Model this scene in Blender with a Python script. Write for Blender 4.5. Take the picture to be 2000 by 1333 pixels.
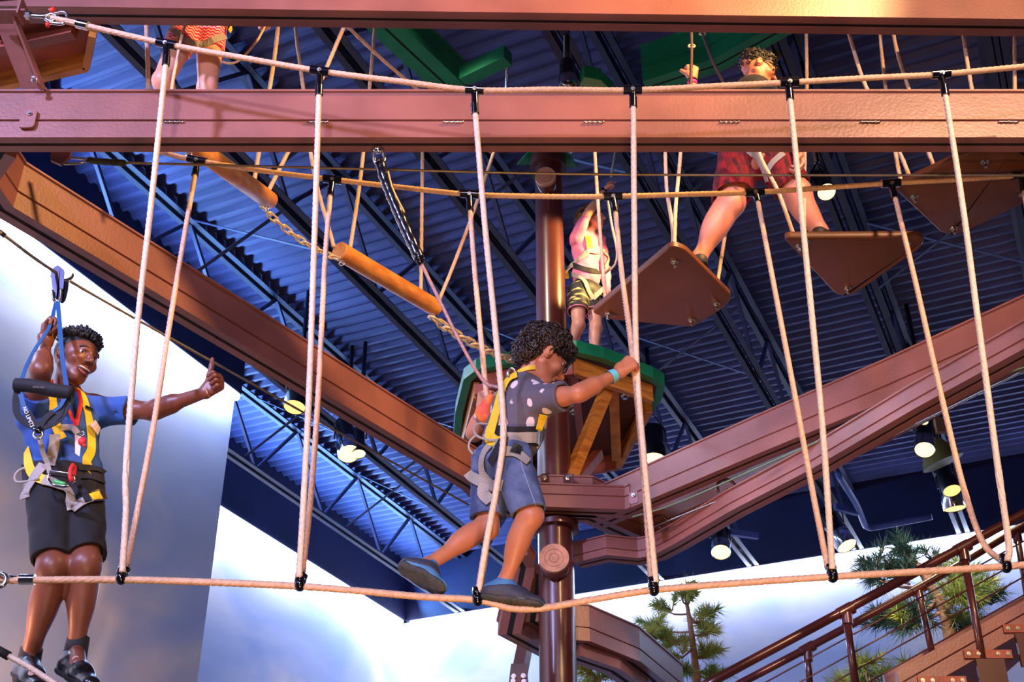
import bpy, math, random
import numpy as np
from mathutils import Matrix, Vector
for o in list(bpy.data.objects): bpy.data.objects.remove(o)
sc = bpy.context.scene
COL = sc.collection
# ------------------------------------------------------------------ camera
FOC = 2450.0; PITCH = math.radians(31.5); CH = 1.6
cam_d = bpy.data.cameras.new('camera'); cam = bpy.data.objects.new('camera', cam_d); COL.objects.link(cam)
cam_d.sensor_width = 36.0; cam_d.lens = 36.0 * FOC / 2000.0; cam_d.clip_end = 200
cam.location = (0, 0, CH); cam.rotation_euler = (math.radians(90) + PITCH, 0, 0)
sc.camera = cam
sc.view_settings.view_transform = 'Standard'; sc.view_settings.look = 'None'
sc.view_settings.gamma = 1.0; sc.view_settings.use_curve_mapping = False
sc.view_settings.exposure = 0.0
# ------------------------------------------------------------------ world and lights
w = bpy.data.worlds.new('world'); sc.world = w; w.use_nodes = True
w.node_tree.nodes['Background'].inputs[0].default_value = (0.30, 0.27, 0.35, 1)
w.node_tree.nodes['Background'].inputs[1].default_value = 0.07
cA, sA = math.cos(math.radians(24.6)), math.sin(math.radians(24.6))
def W(n, u, z):                       # room frame: n to the right of the joists, u along them, z above the eye
    return np.array([n * cA + u * sA, -n * sA + u * cA, z + CH])
def light(kind, name, loc, target, energy, col, size=0.5, size_y=None, spot=60, blend=0.5):
    d = bpy.data.lights.new(name, kind); d.energy = energy; d.color = col
    if kind == 'AREA':
        d.size = size
        if size_y: d.shape = 'RECTANGLE'; d.size_y = size_y
    else:
        d.shadow_soft_size = size
        if kind == 'SPOT': d.spot_size = math.radians(spot); d.spot_blend = blend
    o = bpy.data.objects.new(name, d); COL.objects.link(o)
    o.location = Vector([float(v) for v in loc])
    dv = Vector([float(v) for v in target]) - o.location
    o.rotation_euler = dv.to_track_quat('-Z', 'Y').to_euler()
    return o
WZ = 8.2                               # top of the painted sky wall above the eye
ZB, ZT = 8.2, 9.4                      # joist bottom chord and roof deck above the eye
N_NEAR, N_FAR, U_BACK, U_STEP = -1.165 * WZ, -1.46 * WZ, 2.56 * WZ, 11.9
def strip_light(a, b, tgt, e, col, wd, name):
    a, b = np.array(a), np.array(b); m = (a + b) / 2; L = float(np.linalg.norm(b - a))
    d = bpy.data.lights.new(name, 'AREA'); d.shape = 'RECTANGLE'; d.size = L; d.size_y = wd; d.energy = e; d.color = col
    o = bpy.data.objects.new(name, d); COL.objects.link(o)
    x = Vector([float(v) for v in (b - a)]).normalized(); z = -(Vector([float(v) for v in (np.array(tgt) - m)]))
    z = (z - x * z.dot(x)).normalized(); y = z.cross(x)
    M = Matrix((x, y, z)).transposed().to_4x4(); M.translation = Vector([float(v) for v in m]); o.matrix_world = M
    return o
COOL = (0.62, 0.74, 1.0); WARM = (1.0, 0.66, 0.34)
E_DOWN, E_UP = 330, 150
# cove lamps: along the head of the sky walls, washing the wall below and the deck above
strip_light(W(N_NEAR + .22, 1, WZ), W(N_NEAR + .22, U_STEP, WZ), W(N_NEAR + .02, 6, WZ - 2.2), E_DOWN, COOL, .12, 'cove lamp')
strip_light(W(N_FAR + .22, U_STEP, WZ), W(N_FAR + .22, U_BACK - .3, WZ), W(N_FAR + .02, 17, WZ - 2.2), E_DOWN * 1.25, COOL, .12, 'cove lamp')
strip_light(W(N_FAR + .3, U_BACK - .22, WZ), W(14, U_BACK - .22, WZ), W(1, U_BACK - .02, WZ - 2.2), E_DOWN * 2.2, COOL, .12, 'cove lamp')
strip_light(W(N_NEAR + .35, 1, WZ + .3), W(N_NEAR + .35, U_STEP, WZ + .3), W(N_NEAR + 3, 6, ZT), E_UP * 2.4, (.16, .42, 1), .2, 'cove lamp')
strip_light(W(N_FAR + .35, U_STEP, WZ + .3), W(N_FAR + .35, U_BACK - .3, WZ + .3), W(N_FAR + 3, 17, ZT), E_UP * 3.4, (.16, .42, 1), .2, 'cove lamp')
strip_light(W(N_FAR + .5, U_BACK - .35, WZ + .3), W(14, U_BACK - .35, WZ + .3), W(1, U_BACK - 3, ZT), E_UP * .25, (.35, .45, 1), .2, 'cove lamp')
# unseen hall lamps behind, above and below; the wall wash and uplights are added fill
light('SPOT', 'unseen hall spotlight', (-6.5, -3.5, 8.5), (-2.4, 4.7, 5.8), 8500, (.50, .50, 1.0), .35, spot=34, blend=.9)
light('SPOT', 'unseen hall spotlight', (4.5, -1.5, 9), (2.6, 4.7, 5.8), 4000, (1.0, .62, .34), .2, spot=36, blend=.8)
light('SPOT', 'unseen hall spotlight', (-1.0, -6, 6), (0, 5, 4.6), 3700, (.74, .68, 1.0), .3, spot=42, blend=.8)
light('SPOT', 'unseen hall spotlight', (3.0, 3.0, 8.6), (-1.3, 6.8, 5.7), 2600, (1, .55, .2), .15, spot=50, blend=.6)
light('SPOT', 'unseen hall spotlight', (2.6, 8.3, 8.8), (.45, 9.3, 8.1), 1700, (1, .62, .2), .05, spot=22, blend=.3)
light('SPOT', 'unseen hall spotlight', (-1.6, 6.0, 10.0), (.72, 9.4, 7.7), 650, (1, .82, .66), .08, spot=20, blend=.6)
light('SPOT', 'unseen hall spotlight', (-3.0, 5.2, 3.0), (2.4, 7.6, 5.9), 750, (1, .5, .26), .3, spot=46, blend=.8)
light('SPOT', 'unseen hall spotlight', (0, -2.0, .6), (1.0, 7.5, 6.2), 600, (1, .52, .28), .5, spot=60, blend=.9)  # unseen lamp near the floor, put in to light the beams from below
light('SPOT', 'added uplight', (.3, 2.2, .3), (.2, 4.9, 5.6), 500, (1, .56, .26), .3, spot=75, blend=.9)  # extra lamp added to brighten the underside of the wide beam
light('SPOT', 'unseen hall spotlight', (-4.5, 3.0, 9.6), (-8.2, 9.0, 1.6), 9000, (.92, .86, 1), .4, spot=80, blend=1)  # added wash lamp, fills in the lower part of the left wall
light('SPOT', 'unseen hall spotlight', (3.5, 10.0, 9.3), (5.0, 12.0, 3.6), 1800, (1, .8, .5), .2, spot=70, blend=.7)

# ------------------------------------------------------------------ pixel helpers (measured from the photograph)
cP, sP = math.cos(PITCH), math.sin(PITCH)
def ray(x, y):
    a = (x - 1000) / FOC; b = -(y - 666.5) / FOC
    return np.array([a, cP - sP * b, sP + cP * b])
def P(x, y, Y):                        # point on the sight line at distance Y in front of the visitor
    r = ray(x, y); p = r * (Y / r[1]); p[2] += CH; return p
def PZ(x, y, Z):                       # point on the sight line at height Z above the eye
    r = ray(x, y); p = r * (Z / r[2]); p[2] += CH; return p
# ------------------------------------------------------------------ materials
def lin(c):
    c = [v / 255.0 for v in c]
    return tuple((v / 12.92 if v <= .04045 else ((v + .055) / 1.055) ** 2.4) for v in c) + (1,)
MATS = {}
def mat(name, c, rough=.5, metal=0, var=0, vs=4, bump=0, bs=40, emit=0, rp=(.35, .65), c2=None, coat=0, sss=0, stretch=None):
    if name in MATS: return MATS[name]
    m = bpy.data.materials.new(name); m.use_nodes = True; nt = m.node_tree; b = nt.nodes['Principled BSDF']
    b.inputs['Base Color'].default_value = lin(c); b.inputs['Roughness'].default_value = rough; b.inputs['Metallic'].default_value = metal
    if coat: b.inputs['Coat Weight'].default_value = coat; b.inputs['Coat Roughness'].default_value = .15
    if sss: b.inputs['Subsurface Weight'].default_value = sss; b.inputs['Subsurface Radius'].default_value = (.012, .004, .002); b.inputs['Subsurface Scale'].default_value = 1
    if emit: b.inputs['Emission Color'].default_value = lin(c); b.inputs['Emission Strength'].default_value = emit
    tc = nt.nodes.new('ShaderNodeTexCoord'); src = tc.outputs['Object']
    if stretch:
        mp = nt.nodes.new('ShaderNodeMapping'); mp.inputs['Scale'].default_value = stretch; nt.links.new(src, mp.inputs[0]); src = mp.outputs[0]
    if var or c2:
        n = nt.nodes.new('ShaderNodeTexNoise'); n.inputs['Scale'].default_value = vs; n.inputs['Detail'].default_value = 5; nt.links.new(src, n.inputs['Vector'])
        r = nt.nodes.new('ShaderNodeValToRGB'); l = lin(c)
        if c2: e0, e1 = lin(c2), l
        else: e0 = tuple(v * (1 - var) for v in l[:3]) + (1,); e1 = tuple(min(1, v * (1 + var)) for v in l[:3]) + (1,)
        r.color_ramp.elements[0].color = e0; r.color_ramp.elements[1].color = e1
        r.color_ramp.elements[0].position = rp[0]; r.color_ramp.elements[1].position = rp[1]
        nt.links.new(n.outputs[0], r.inputs[0]); nt.links.new(r.outputs[0], b.inputs['Base Color'])
    if bump:
        n = nt.nodes.new('ShaderNodeTexNoise'); n.inputs['Scale'].default_value = bs; n.inputs['Detail'].default_value = 4; nt.links.new(src, n.inputs['Vector'])
        bp = nt.nodes.new('ShaderNodeBump'); bp.inputs['Strength'].default_value = bump; bp.inputs['Distance'].default_value = .01
        nt.links.new(n.outputs[0], bp.inputs['Height']); nt.links.new(bp.outputs[0], b.inputs['Normal'])
    MATS[name] = m; return m
M_BEAM = mat('brown enamel steel', (134, 84, 74), .38, var=.14, vs=3, bump=.12, bs=60, coat=.15)
M_POLE = mat('dark brown enamel pole', (78, 34, 28), .33, var=.15, vs=3, coat=.4)
M_SLOT = mat('black slot lining', (6, 6, 8), .8)
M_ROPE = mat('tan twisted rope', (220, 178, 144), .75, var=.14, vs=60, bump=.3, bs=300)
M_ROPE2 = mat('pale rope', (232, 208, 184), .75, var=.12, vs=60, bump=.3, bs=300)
M_CABLE = mat('steel cable', (150, 130, 100), .45, metal=.6)
M_BLK = mat('glossy black fitting', (10, 10, 20), .16, coat=.6)
M_BLKF = mat('black webbing', (18, 18, 24), .75, bump=.2, bs=200)
M_STEEL = mat('zinc plated steel', (200, 196, 190), .25, metal=1)
M_DECK = mat('blue painted roof deck', (64, 68, 116), .55, var=.2, vs=1.5)
M_JOIST = mat('dark blue painted steel', (46, 46, 66), .5, var=.2, vs=2)
M_JOIST2 = mat('blue painted web steel', (50, 54, 92), .5)
M_NAVY = mat('navy wall paint', (24, 28, 66), .6, var=.25, vs=1.2, bump=.3, bs=12)
M_GREEN = mat('green enamel steel', (26, 122, 76), .35, var=.2, vs=3)
M_WOOD = mat('varnished timber', (206, 132, 46), .5, c2=(166, 92, 26), vs=5, bump=.2, bs=60, stretch=(1, 1, 6))
M_WOODR = mat('red brown timber', (150, 70, 44), .5, var=.2, vs=5, bump=.2, bs=60)
M_LOG = mat('orange log wood', (216, 146, 62), .5, c2=(186, 108, 38), vs=7, bump=.25, bs=40, stretch=(1, 1, 3))
M_LOGE = mat('log end grain', (176, 124, 92), .7, var=.2, vs=16)
M_BOARD = mat('brown plastic board', (98, 56, 34), .45, var=.08, vs=4, bump=.1, bs=120)
M_CHAIN = mat('pale steel chain', (222, 196, 150), .35, metal=.35)
M_LAMP = mat('lamp glass', (255, 218, 140), .3, emit=3)
M_LAMPD = mat('dim lamp glass', (255, 206, 120), .3, emit=1.6)
M_CHROME = mat('chrome', (230, 225, 220), .12, metal=1)
M_HOUS = mat('black lamp housing', (16, 14, 20), .3, coat=.3)
M_TUBE = mat('cove tube', (225, 235, 255), .5, emit=14)

# ------------------------------------------------------------------ object helpers
def org(o):
    v = Vector((0, 0, 0))
    while o is not None: v += o.location; o = o.parent
    return v
def tag(o, label, cat, group=None, kind=None):
    if label: o['label'] = label
    if cat: o['category'] = cat
    if group: o['group'] = group
    if kind: o['kind'] = kind
    return o
def thing(name, label, cat, loc, group=None):
    o = bpy.data.objects.new(name, None); o.empty_display_size = .1; COL.objects.link(o)
    o.location = Vector([float(v) for v in loc]); return tag(o, label, cat, group)
def mk(name, verts, faces, m, parent=None, smooth=True, label=None, cat=None, group=None, kind=None, sharp=None):
    v = np.asarray(verts, dtype=np.float64).reshape(-1, 3)
    if parent is None:
        o0 = np.array([(v[:, 0].min() + v[:, 0].max()) / 2, (v[:, 1].min() + v[:, 1].max()) / 2, v[:, 2].min()])
    else: o0 = np.array(org(parent))
    me = bpy.data.meshes.new(name); me.from_pydata((v - o0).tolist(), [], [tuple(int(i) for i in f) for f in faces])
    if smooth: me.polygons.foreach_set('use_smooth', [True] * len(me.polygons))
    me.materials.append(m); me.update()
    o = bpy.data.objects.new(name, me); COL.objects.link(o)
    if parent is None: o.location = Vector(o0.tolist())
    else: o.parent = parent
    if sharp is not None and smooth:
        try: me.set_sharp_from_angle(angle=math.radians(sharp))
        except Exception: pass
    return tag(o, label, cat, group, kind)
class MB:
    def __init__(s): s.v = []; s.f = []; s.n = 0
    def add(s, v, f):
        v = np.asarray(v, dtype=np.float64).reshape(-1, 3); s.v.append(v); s.f += [tuple(i + s.n for i in q) for q in f]; s.n += len(v); return s
    def build(s, name, m, parent=None, **k): return mk(name, np.concatenate(s.v), s.f, m, parent, **k)
def nrm(v):
    v = np.asarray(v, float); return v / (np.linalg.norm(v) + 1e-12)
def box(c, sx, sy, sz, ax=(1, 0, 0), ay=(0, 1, 0), az=(0, 0, 1)):
    c, ax, ay, az = map(lambda q: np.asarray(q, float), (c, ax, ay, az))
    v = [c + ax * sx * i / 2 + ay * sy * j / 2 + az * sz * k / 2 for k in (-1, 1) for j in (-1, 1) for i in (-1, 1)]
    return v, [(0, 2, 3, 1), (4, 5, 7, 6), (0, 1, 5, 4), (2, 6, 7, 3), (0, 4, 6, 2), (1, 3, 7, 5)]
def bar(a, b, w_, h_, up=(0, 0, 1)):   # rectangular bar from a to b
    a, b = np.asarray(a, float), np.asarray(b, float); d = nrm(b - a); u = np.asarray(up, float)
    if abs(np.dot(d, u)) > .98: u = np.array([0, 1, 0.])
    s_ = nrm(np.cross(d, u)); u = np.cross(s_, d)
    return box((a + b) / 2, np.linalg.norm(b - a), w_, h_, d, s_, u)
def frames(pts):
    pts = np.asarray(pts, float); T = np.gradient(pts, axis=0); T /= np.linalg.norm(T, axis=1)[:, None] + 1e-12
    n = np.cross(T[0], [0, 0, 1.])
    if np.linalg.norm(n) < .1: n = np.cross(T[0], [0, 1., 0])
    n = nrm(n); N = [n]
    for i in range(1, len(pts)):
        n = N[-1] - T[i] * np.dot(N[-1], T[i]); N.append(nrm(n))
    N = np.array(N); return T, N, np.cross(T, N)
def tube(pts, r, n=12, closed=False, caps=True):
    pts = np.asarray(pts, float); L = len(pts)
    if closed:
        ext = np.vstack([pts[-2:], pts, pts[:2]]); T, N, B = frames(ext); N, B = N[2:-2], B[2:-2]
    else: T, N, B = frames(pts)
    r = np.broadcast_to(np.asarray(r, float), (L,)); a = np.linspace(0, 2 * math.pi, n, endpoint=False)
    v = pts[:, None, :] + r[:, None, None] * (N[:, None, :] * np.cos(a)[None, :, None] + B[:, None, :] * np.sin(a)[None, :, None])
    f = []
    for i in range(L if closed else L - 1):
        j = (i + 1) % L
        for k in range(n): f.append((i * n + k, i * n + (k + 1) % n, j * n + (k + 1) % n, j * n + k))
    if caps and not closed: f.append(tuple(range(n - 1, -1, -1))); f.append(tuple((L - 1) * n + k for k in range(n)))
    return v.reshape(-1, 3), f
def catmull(pts, step=.03):
    pts = np.asarray(pts, float)
    if len(pts) == 2:
        k = max(2, int(np.linalg.norm(pts[1] - pts[0]) / step)); t = np.linspace(0, 1, k + 1)[:, None]; return pts[0] * (1 - t) + pts[1] * t
    e = np.vstack([2 * pts[0] - pts[1], pts, 2 * pts[-1] - pts[-2]]); out = []
    for i in range(1, len(e) - 2):
        p0, p1, p2, p3 = e[i - 1:i + 3]; k = max(1, int(round(np.linalg.norm(p2 - p1) / step)))
        for t in np.arange(k) / k:
            out.append(.5 * (2 * p1 + (p2 - p0) * t + (2 * p0 - 5 * p1 + 4 * p2 - p3) * t * t + (3 * p1 - p0 - 3 * p2 + p3) * t ** 3))
    out.append(e[-2]); return np.array(out)
def rope(pts, r, pitch=.1, step=.01, n=36, strands=6, depth=.42):
    c = catmull(pts, step); T, N, B = frames(c); s = np.concatenate([[0], np.cumsum(np.linalg.norm(np.diff(c, axis=0), axis=1))])
    a = np.linspace(0, 2 * math.pi, n, endpoint=False)
    rr = r * (1 - depth + depth * np.abs(np.cos(strands / 2 * (a[None, :] - 2 * math.pi * s[:, None] / pitch)))) * 1.04
    v = c[:, None, :] + rr[:, :, None] * (N[:, None, :] * np.cos(a)[None, :, None] + B[:, None, :] * np.sin(a)[None, :, None])
    L = len(c); f = [(i * n + k, i * n + (k + 1) % n, (i + 1) * n + (k + 1) % n, (i + 1) * n + k) for i in range(L - 1) for k in range(n)]
    f += [tuple(range(n - 1, -1, -1)), tuple((L - 1) * n + k for k in range(n))]
    return v.reshape(-1, 3), f
def cyl(a, b, r, n=24, r2=None):
    a, b = np.asarray(a, float), np.asarray(b, float); return tube([a, b], [r, r if r2 is None else r2], n)
def prism(poly, d):                    # 3d polygon list extruded by vector d
    k = len(poly); v = [np.asarray(p, float) for p in poly] + [np.asarray(p, float) + np.asarray(d, float) for p in poly]
    return v, [tuple(range(k - 1, -1, -1)), tuple(range(k, 2 * k))] + [(i, (i + 1) % k, k + (i + 1) % k, k + i) for i in range(k)]
def sweep(prof, path, closed=False):   # profile (side, up) along a horizontal-ish path with mitred corners
    path = [np.asarray(p, float) for p in path]; L = len(path); v = []; k = len(prof)
    for i, p in enumerate(path):
        d0 = nrm(p - path[i - 1]) if (i > 0 or closed) else None; d1 = nrm(path[(i + 1) % L] - p) if (i < L - 1 or closed) else None
        if d0 is None: d0 = d1
        if d1 is None: d1 = d0
        n0 = nrm([d0[1], -d0[0], 0]); n1 = nrm([d1[1], -d1[0], 0]); m = nrm(n0 + n1); m = m / max(.4, np.dot(m, n0))
        v += [p + m * s + np.array([0, 0, z]) for s, z in prof]
    f = []
    for i in range(L if closed else L - 1):
        j = (i + 1) % L
        for q in range(k): f.append((i * k + q, i * k + (q + 1) % k, j * k + (q + 1) % k, j * k + q))
    if not closed: f += [tuple(range(k - 1, -1, -1)), tuple((L - 1) * k + q for q in range(k))]
    return v, f
def ball(c, r, seg=16, rings=10, R=None):
    r = np.broadcast_to(np.asarray(r, float), (3,)); v = []; c = np.asarray(c, float)
    for i in range(rings + 1):
        t = math.pi * i / rings
        for j in range(seg):
            a = 2 * math.pi * j / seg; v.append([math.sin(t) * math.cos(a), math.sin(t) * math.sin(a), math.cos(t)])
    v = np.array(v) * r
    if R is not None: v = v @ np.asarray(R).T
    f = [(i * seg + j, (i + 1) * seg + j, (i + 1) * seg + (j + 1) % seg, i * seg + (j + 1) % seg) for i in range(rings) for j in range(seg)]
    return v + c, f
def ribbon(pts, nor, width, th):
    pts = np.asarray(pts, float); nor = np.asarray(nor, float); T = np.gradient(pts, axis=0); v = []
    for p, t, n in zip(pts, T, nor):
        t = nrm(t); n = nrm(n - t * np.dot(n, t)); s = np.cross(t, n)
        v += [p + s * width / 2 - n * th / 2, p + s * width / 2 + n * th / 2, p - s * width / 2 + n * th / 2, p - s * width / 2 - n * th / 2]
    L = len(pts); f = [(i * 4 + k, i * 4 + (k + 1) % 4, (i + 1) * 4 + (k + 1) % 4, (i + 1) * 4 + k) for i in range(L - 1) for k in range(4)]
    return v, f + [(3, 2, 1, 0), tuple((L - 1) * 4 + k for k in range(4))]
# ================================================================== the setting
def sky_mat(name, shift):
    m = bpy.data.materials.new(name); m.use_nodes = True; nt = m.node_tree; b = nt.nodes['Principled BSDF']; b.inputs['Roughness'].default_value = .8
    tc = nt.nodes.new('ShaderNodeTexCoord'); mp = nt.nodes.new('ShaderNodeMapping'); mp.inputs['Location'].default_value = shift; mp.inputs['Scale'].default_value = (.35, .35, .6)
    n = nt.nodes.new('ShaderNodeTexNoise'); n.inputs['Scale'].default_value = 1.2; n.inputs['Detail'].default_value = 5; n.inputs['Roughness'].default_value = .45; n.inputs['Distortion'].default_value = .6
    r = nt.nodes.new('ShaderNodeValToRGB'); e = r.color_ramp.elements; e[0].position = .3; e[0].color = lin((150, 166, 212)); e[1].position = .7; e[1].color = lin((226, 222, 228))
    k = e.new(.5); k.color = lin((184, 188, 216)); k = e.new(.6); k.color = lin((212, 204, 212))
    nt.links.new(tc.outputs['Object'], mp.inputs[0]); nt.links.new(mp.outputs[0], n.inputs['Vector']); nt.links.new(n.outputs[0], r.inputs[0]); nt.links.new(r.outputs[0], b.inputs['Base Color'])
    return m
M_SKY = sky_mat('painted sky mural', (0, 0, 0)); M_SKY2 = sky_mat('painted sky mural bright', (3, 1, 2))
M_FLOOR = mat('grey floor', (90, 84, 80), .5, var=.1, vs=.5)
def slab(name, poly, d, m, **k): return mk(name, *prism(poly, d), m, smooth=False, kind='structure', **k)
FZ = -CH
slab('floor', [W(-14, -6, FZ), W(16, -6, FZ), W(16, 23, FZ), W(-14, 23, FZ)], (0, 0, -.1), M_FLOOR, label='grey floor of the hall')
nd = W(1, 0, 0) - W(0, 0, 0); ud = W(0, 1, 0) - W(0, 0, 0)
slab('wall_left', [W(N_NEAR, -6, FZ), W(N_NEAR, U_STEP, FZ), W(N_NEAR, U_STEP, WZ), W(N_NEAR, -6, WZ)], -nd * .4, M_SKY, label='nearer sky painted wall on the left')
slab('trim_1', [W(N_NEAR + .1, -6, WZ), W(N_NEAR + .1, U_STEP, WZ), W(N_NEAR + .1, U_STEP, ZT + .1), W(N_NEAR + .1, -6, ZT + .1)], -nd * .5, M_NAVY, label='navy head of the nearer left wall')
slab('wall_far_left', [W(N_FAR, U_STEP, FZ), W(N_FAR, U_BACK + .4, FZ), W(N_FAR, U_BACK + .4, WZ), W(N_FAR, U_STEP, WZ)], -nd * .4, M_SKY2, label='further sky painted wall on the left')
slab('trim_2', [W(N_FAR + .1, U_STEP - .5, WZ), W(N_FAR + .1, U_BACK + .4, WZ), W(N_FAR + .1, U_BACK + .4, ZT + .1), W(N_FAR + .1, U_STEP - .5, ZT + .1)], -nd * .5, M_NAVY, label='navy head of the further left wall')
slab('wall_back', [W(N_FAR - .4, U_BACK, FZ), W(16, U_BACK, FZ), W(16, U_BACK, WZ), W(N_FAR - .4, U_BACK, WZ)], ud * .4, M_SKY2, label='sky painted back wall')
slab('trim_3', [W(N_FAR - .4, U_BACK - .1, WZ), W(16, U_BACK - .1, WZ), W(16, U_BACK - .1, ZT + .1), W(N_FAR - .4, U_BACK - .1, WZ + ZT + .1 - WZ)], ud * .5, M_NAVY, label='navy head of the back wall')
for nm, a, b, off in (('nearer left', W(N_NEAR + .06, 0, WZ - .05), W(N_NEAR + .06, U_STEP - .03, WZ - .05), nd), ('further left', W(N_FAR + .06, U_STEP - .4, WZ - .05), W(N_FAR + .06, U_BACK - .2, WZ - .05), nd),
                      ('back', W(N_FAR + .2, U_BACK - .06, WZ - .05), W(15.5, U_BACK - .06, WZ - .05), -ud)):
    mk('cove_light', *tube([a, b], .055, 8), M_TUBE, label='long white light tube at the head of the %s sky wall' % nm, cat='light')
# corrugated deck: flutes run across the joists
per = .2; us = []; zs = []
u = -7.0
while u < U_BACK + .4:
    us += [u, u + .05, u + .1, u + .15]; zs += [0, .055, .055, 0]; u += per
us, zs = np.array(us), np.array(zs); k = len(us)
v = [W(N_FAR - .3, us[i], ZT + zs[i]) for i in range(k)] + [W(16, us[i], ZT + zs[i]) for i in range(k)]
mk('ceiling', v, [(i, i + 1, k + i + 1, k + i) for i in range(k - 1)], M_DECK, smooth=False, kind='structure', label='dark blue corrugated metal roof deck')
slab('trim_4', [W(N_FAR - .3, -7, ZT + .12), W(16, -7, ZT + .12), W(16, U_BACK + .4, ZT + .12), W(N_FAR - .3, U_BACK + .4, ZT + .12)], (0, 0, .1), M_NAVY, label='roof above the metal deck')
# open-web joists
JN = [-1.3, -1.072, -.807, -.593, -.369, -.156, .066, .29, .51, .73]
jl = ['first open web steel joist counted from the left wall', 'second open web steel joist, behind the hanging spotlights', 'third steel joist, above the nearer log', 'fourth steel joist, behind the black lanyard sleeve',
      'fifth steel joist, left of the kite shaped board', 'sixth steel joist, behind the triangular board', 'seventh steel joist, right of the triangular board', 'eighth steel joist, at the right edge', 'ninth steel joist, beyond the right edge', 'tenth steel joist, beyond the right edge and behind the last board']
for ji, n0 in enumerate(JN):
    N = n0 * ZB
    u0 = -5.0
    t = thing('roof_joist', jl[ji], 'roof joist', W(N, U_BACK / 2, ZB), 'open web joists under the roof deck')
    if ji == 0: u0 = U_STEP - .2
    for s_ in (-1, 1):
        for nm, z, dz in (('bottom_chord', ZB, .08), ('top_chord', ZT - .1, .09)):
            mb = MB(); mb.add(*bar(W(N + s_ * .065, u0, z + .006), W(N + s_ * .065, U_BACK - .12, z + .006), .085, .012)); mb.add(*bar(W(N + s_ * .029, u0, z + dz / 2), W(N + s_ * .029, U_BACK - .12, z + dz / 2), .012, dz))
            mb.build(nm, M_JOIST, t, smooth=False)
    u = u0 + .4; up = True; pitch = 1.9
    while u + pitch < U_BACK - .3:
        a, b = W(N, u, ZB + .05), W(N, u + pitch * .5, ZT - .06); c = W(N, u + pitch, ZB + .05)
        mk('web', *bar(a, b, .045, .045), M_JOIST2, t, smooth=False)
        mk('web', *bar(b, c, .045, .045), M_JOIST2, t, smooth=False)
        u += pitch
# bridging between joists
OR = ['first', 'second', 'third', 'fourth', 'fifth', 'sixth', 'seventh', 'eighth', 'ninth']
for (ji, u) in ((1, 9.5), (1, 15.0), (2, 8.2), (2, 13.2), (3, 9.6), (3, 14.2), (4, 10.5), (5, 13.0), (0, 13.6), (0, 16.5), (6, 11.0), (6, 15.5)):
    N0, N1 = JN[ji] * ZB, JN[ji + 1] * ZB
    t = thing('cross_bridging', '%s pair of crossed bridging bars between the %s and %s roof joists from the left' % ('nearer' if u < 12 or (ji, u) == (0, 13.6) else 'further', OR[ji], OR[ji + 1]), 'bracing', W((N0 + N1) / 2, u, ZB), 'crossed bridging bars between the joists')
    mk('brace', *bar(W(N0 + .03, u, ZB + .04), W(N1 - .03, u + .08, ZT - .06), .05, .008), M_JOIST2, t, smooth=False)
    mk('brace', *bar(W(N0 + .03, u + .1, ZT - .06), W(N1 - .03, u + .18, ZB + .04), .05, .008), M_JOIST2, t, smooth=False)

# ================================================================== steel track beams
def prof(w_=.055, top=.30, low=.1, sw=.011):
    return [(-w_, 0), (-sw, 0), (-sw, .035), (sw, .035), (sw, 0), (w_, 0), (w_, low), (w_ - .012, low + .003), (w_ - .012, low + .012), (w_, low + .014), (w_, top - .015), (w_ + .012, top - .012), (w_ + .012, top),
            (-w_ - .012, top), (-w_ - .012, top - .012), (-w_, top - .015), (-w_, low + .014), (-w_ + .012, low + .012), (-w_ + .012, low + .003), (-w_, low)]
def slot_liner(path, lift=.0345, sw=.0108):
    return sweep([(-sw, lift - .03), (sw, lift - .03), (sw, lift), (-sw, lift)], [np.asarray(p) for p in path])
def beam(name, path, label, m=M_BEAM, w_=.055, top=.30, low=.1, cat='track beam', sw=.011):
    t = thing(name, label, cat, path[len(path) // 2])
    mk('channel', *sweep(prof(w_, top, low, sw), path), m, t, smooth=False)
    mk('slot', *slot_liner(path, sw=sw - .0002), M_SLOT, t, smooth=False)
    return t
Z4 = CH + 4.0
main = beam('track_beam', [(-2.62, 4.70, Z4), (3.4, 4.70, Z4)], 'wide brown steel track beam crossing the whole picture above the tightrope')
for px in (340, 620, 885, 1160, 1425, 1700, 1970):
    p = P(px, 238, 4.638); mk('weld', *tube([p + np.array([-.05 + .1 * q / 12, 0, .003 * math.sin(q * 2.3)]) for q in range(13)], .0045, 6), M_STEEL, main)
def plate(parent, a, b, wd, th, nvec, m=M_BEAM, name='plate'):
    a, b = np.asarray(a), np.asarray(b); d = nrm(b - a); n = nrm(nvec); s_ = np.cross(d, n); q = []
    r = wd * .28; hw = wd / 2; L = np.linalg.norm(b - a)
    for cx, cy, a0 in ((L - r, hw - r, 0), (r, hw - r, 90), (r, -hw + r, 180), (L - r, -hw + r, 270)):
        for k_ in range(5):
            an = math.radians(a0 + 22.5 * k_); q.append(a + d * (cx + r * math.cos(an)) + s_ * (cy + r * math.sin(an)))
    return mk(name, *prism(q, n * th), m, parent, smooth=False)
def bolt(parent, p, n, r=.012, h=.014, m=M_STEEL, name='bolt'):
    n = nrm(n); mb = MB(); mb.add(*tube([p, np.asarray(p) + n * h * .45], r * 1.25, 16)); mb.add(*tube([p, np.asarray(p) + n * h], r * .8, 6)); return mb.build(name, m, parent, smooth=True, sharp=40)
plate(main, P(60, 215, 4.636), P(52, 252, 4.636), .075, .012, (0, -1, 0), name='cover_plate'); bolt(main, P(58, 222, 4.622), (0, -1, 0), .01, .012)
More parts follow.
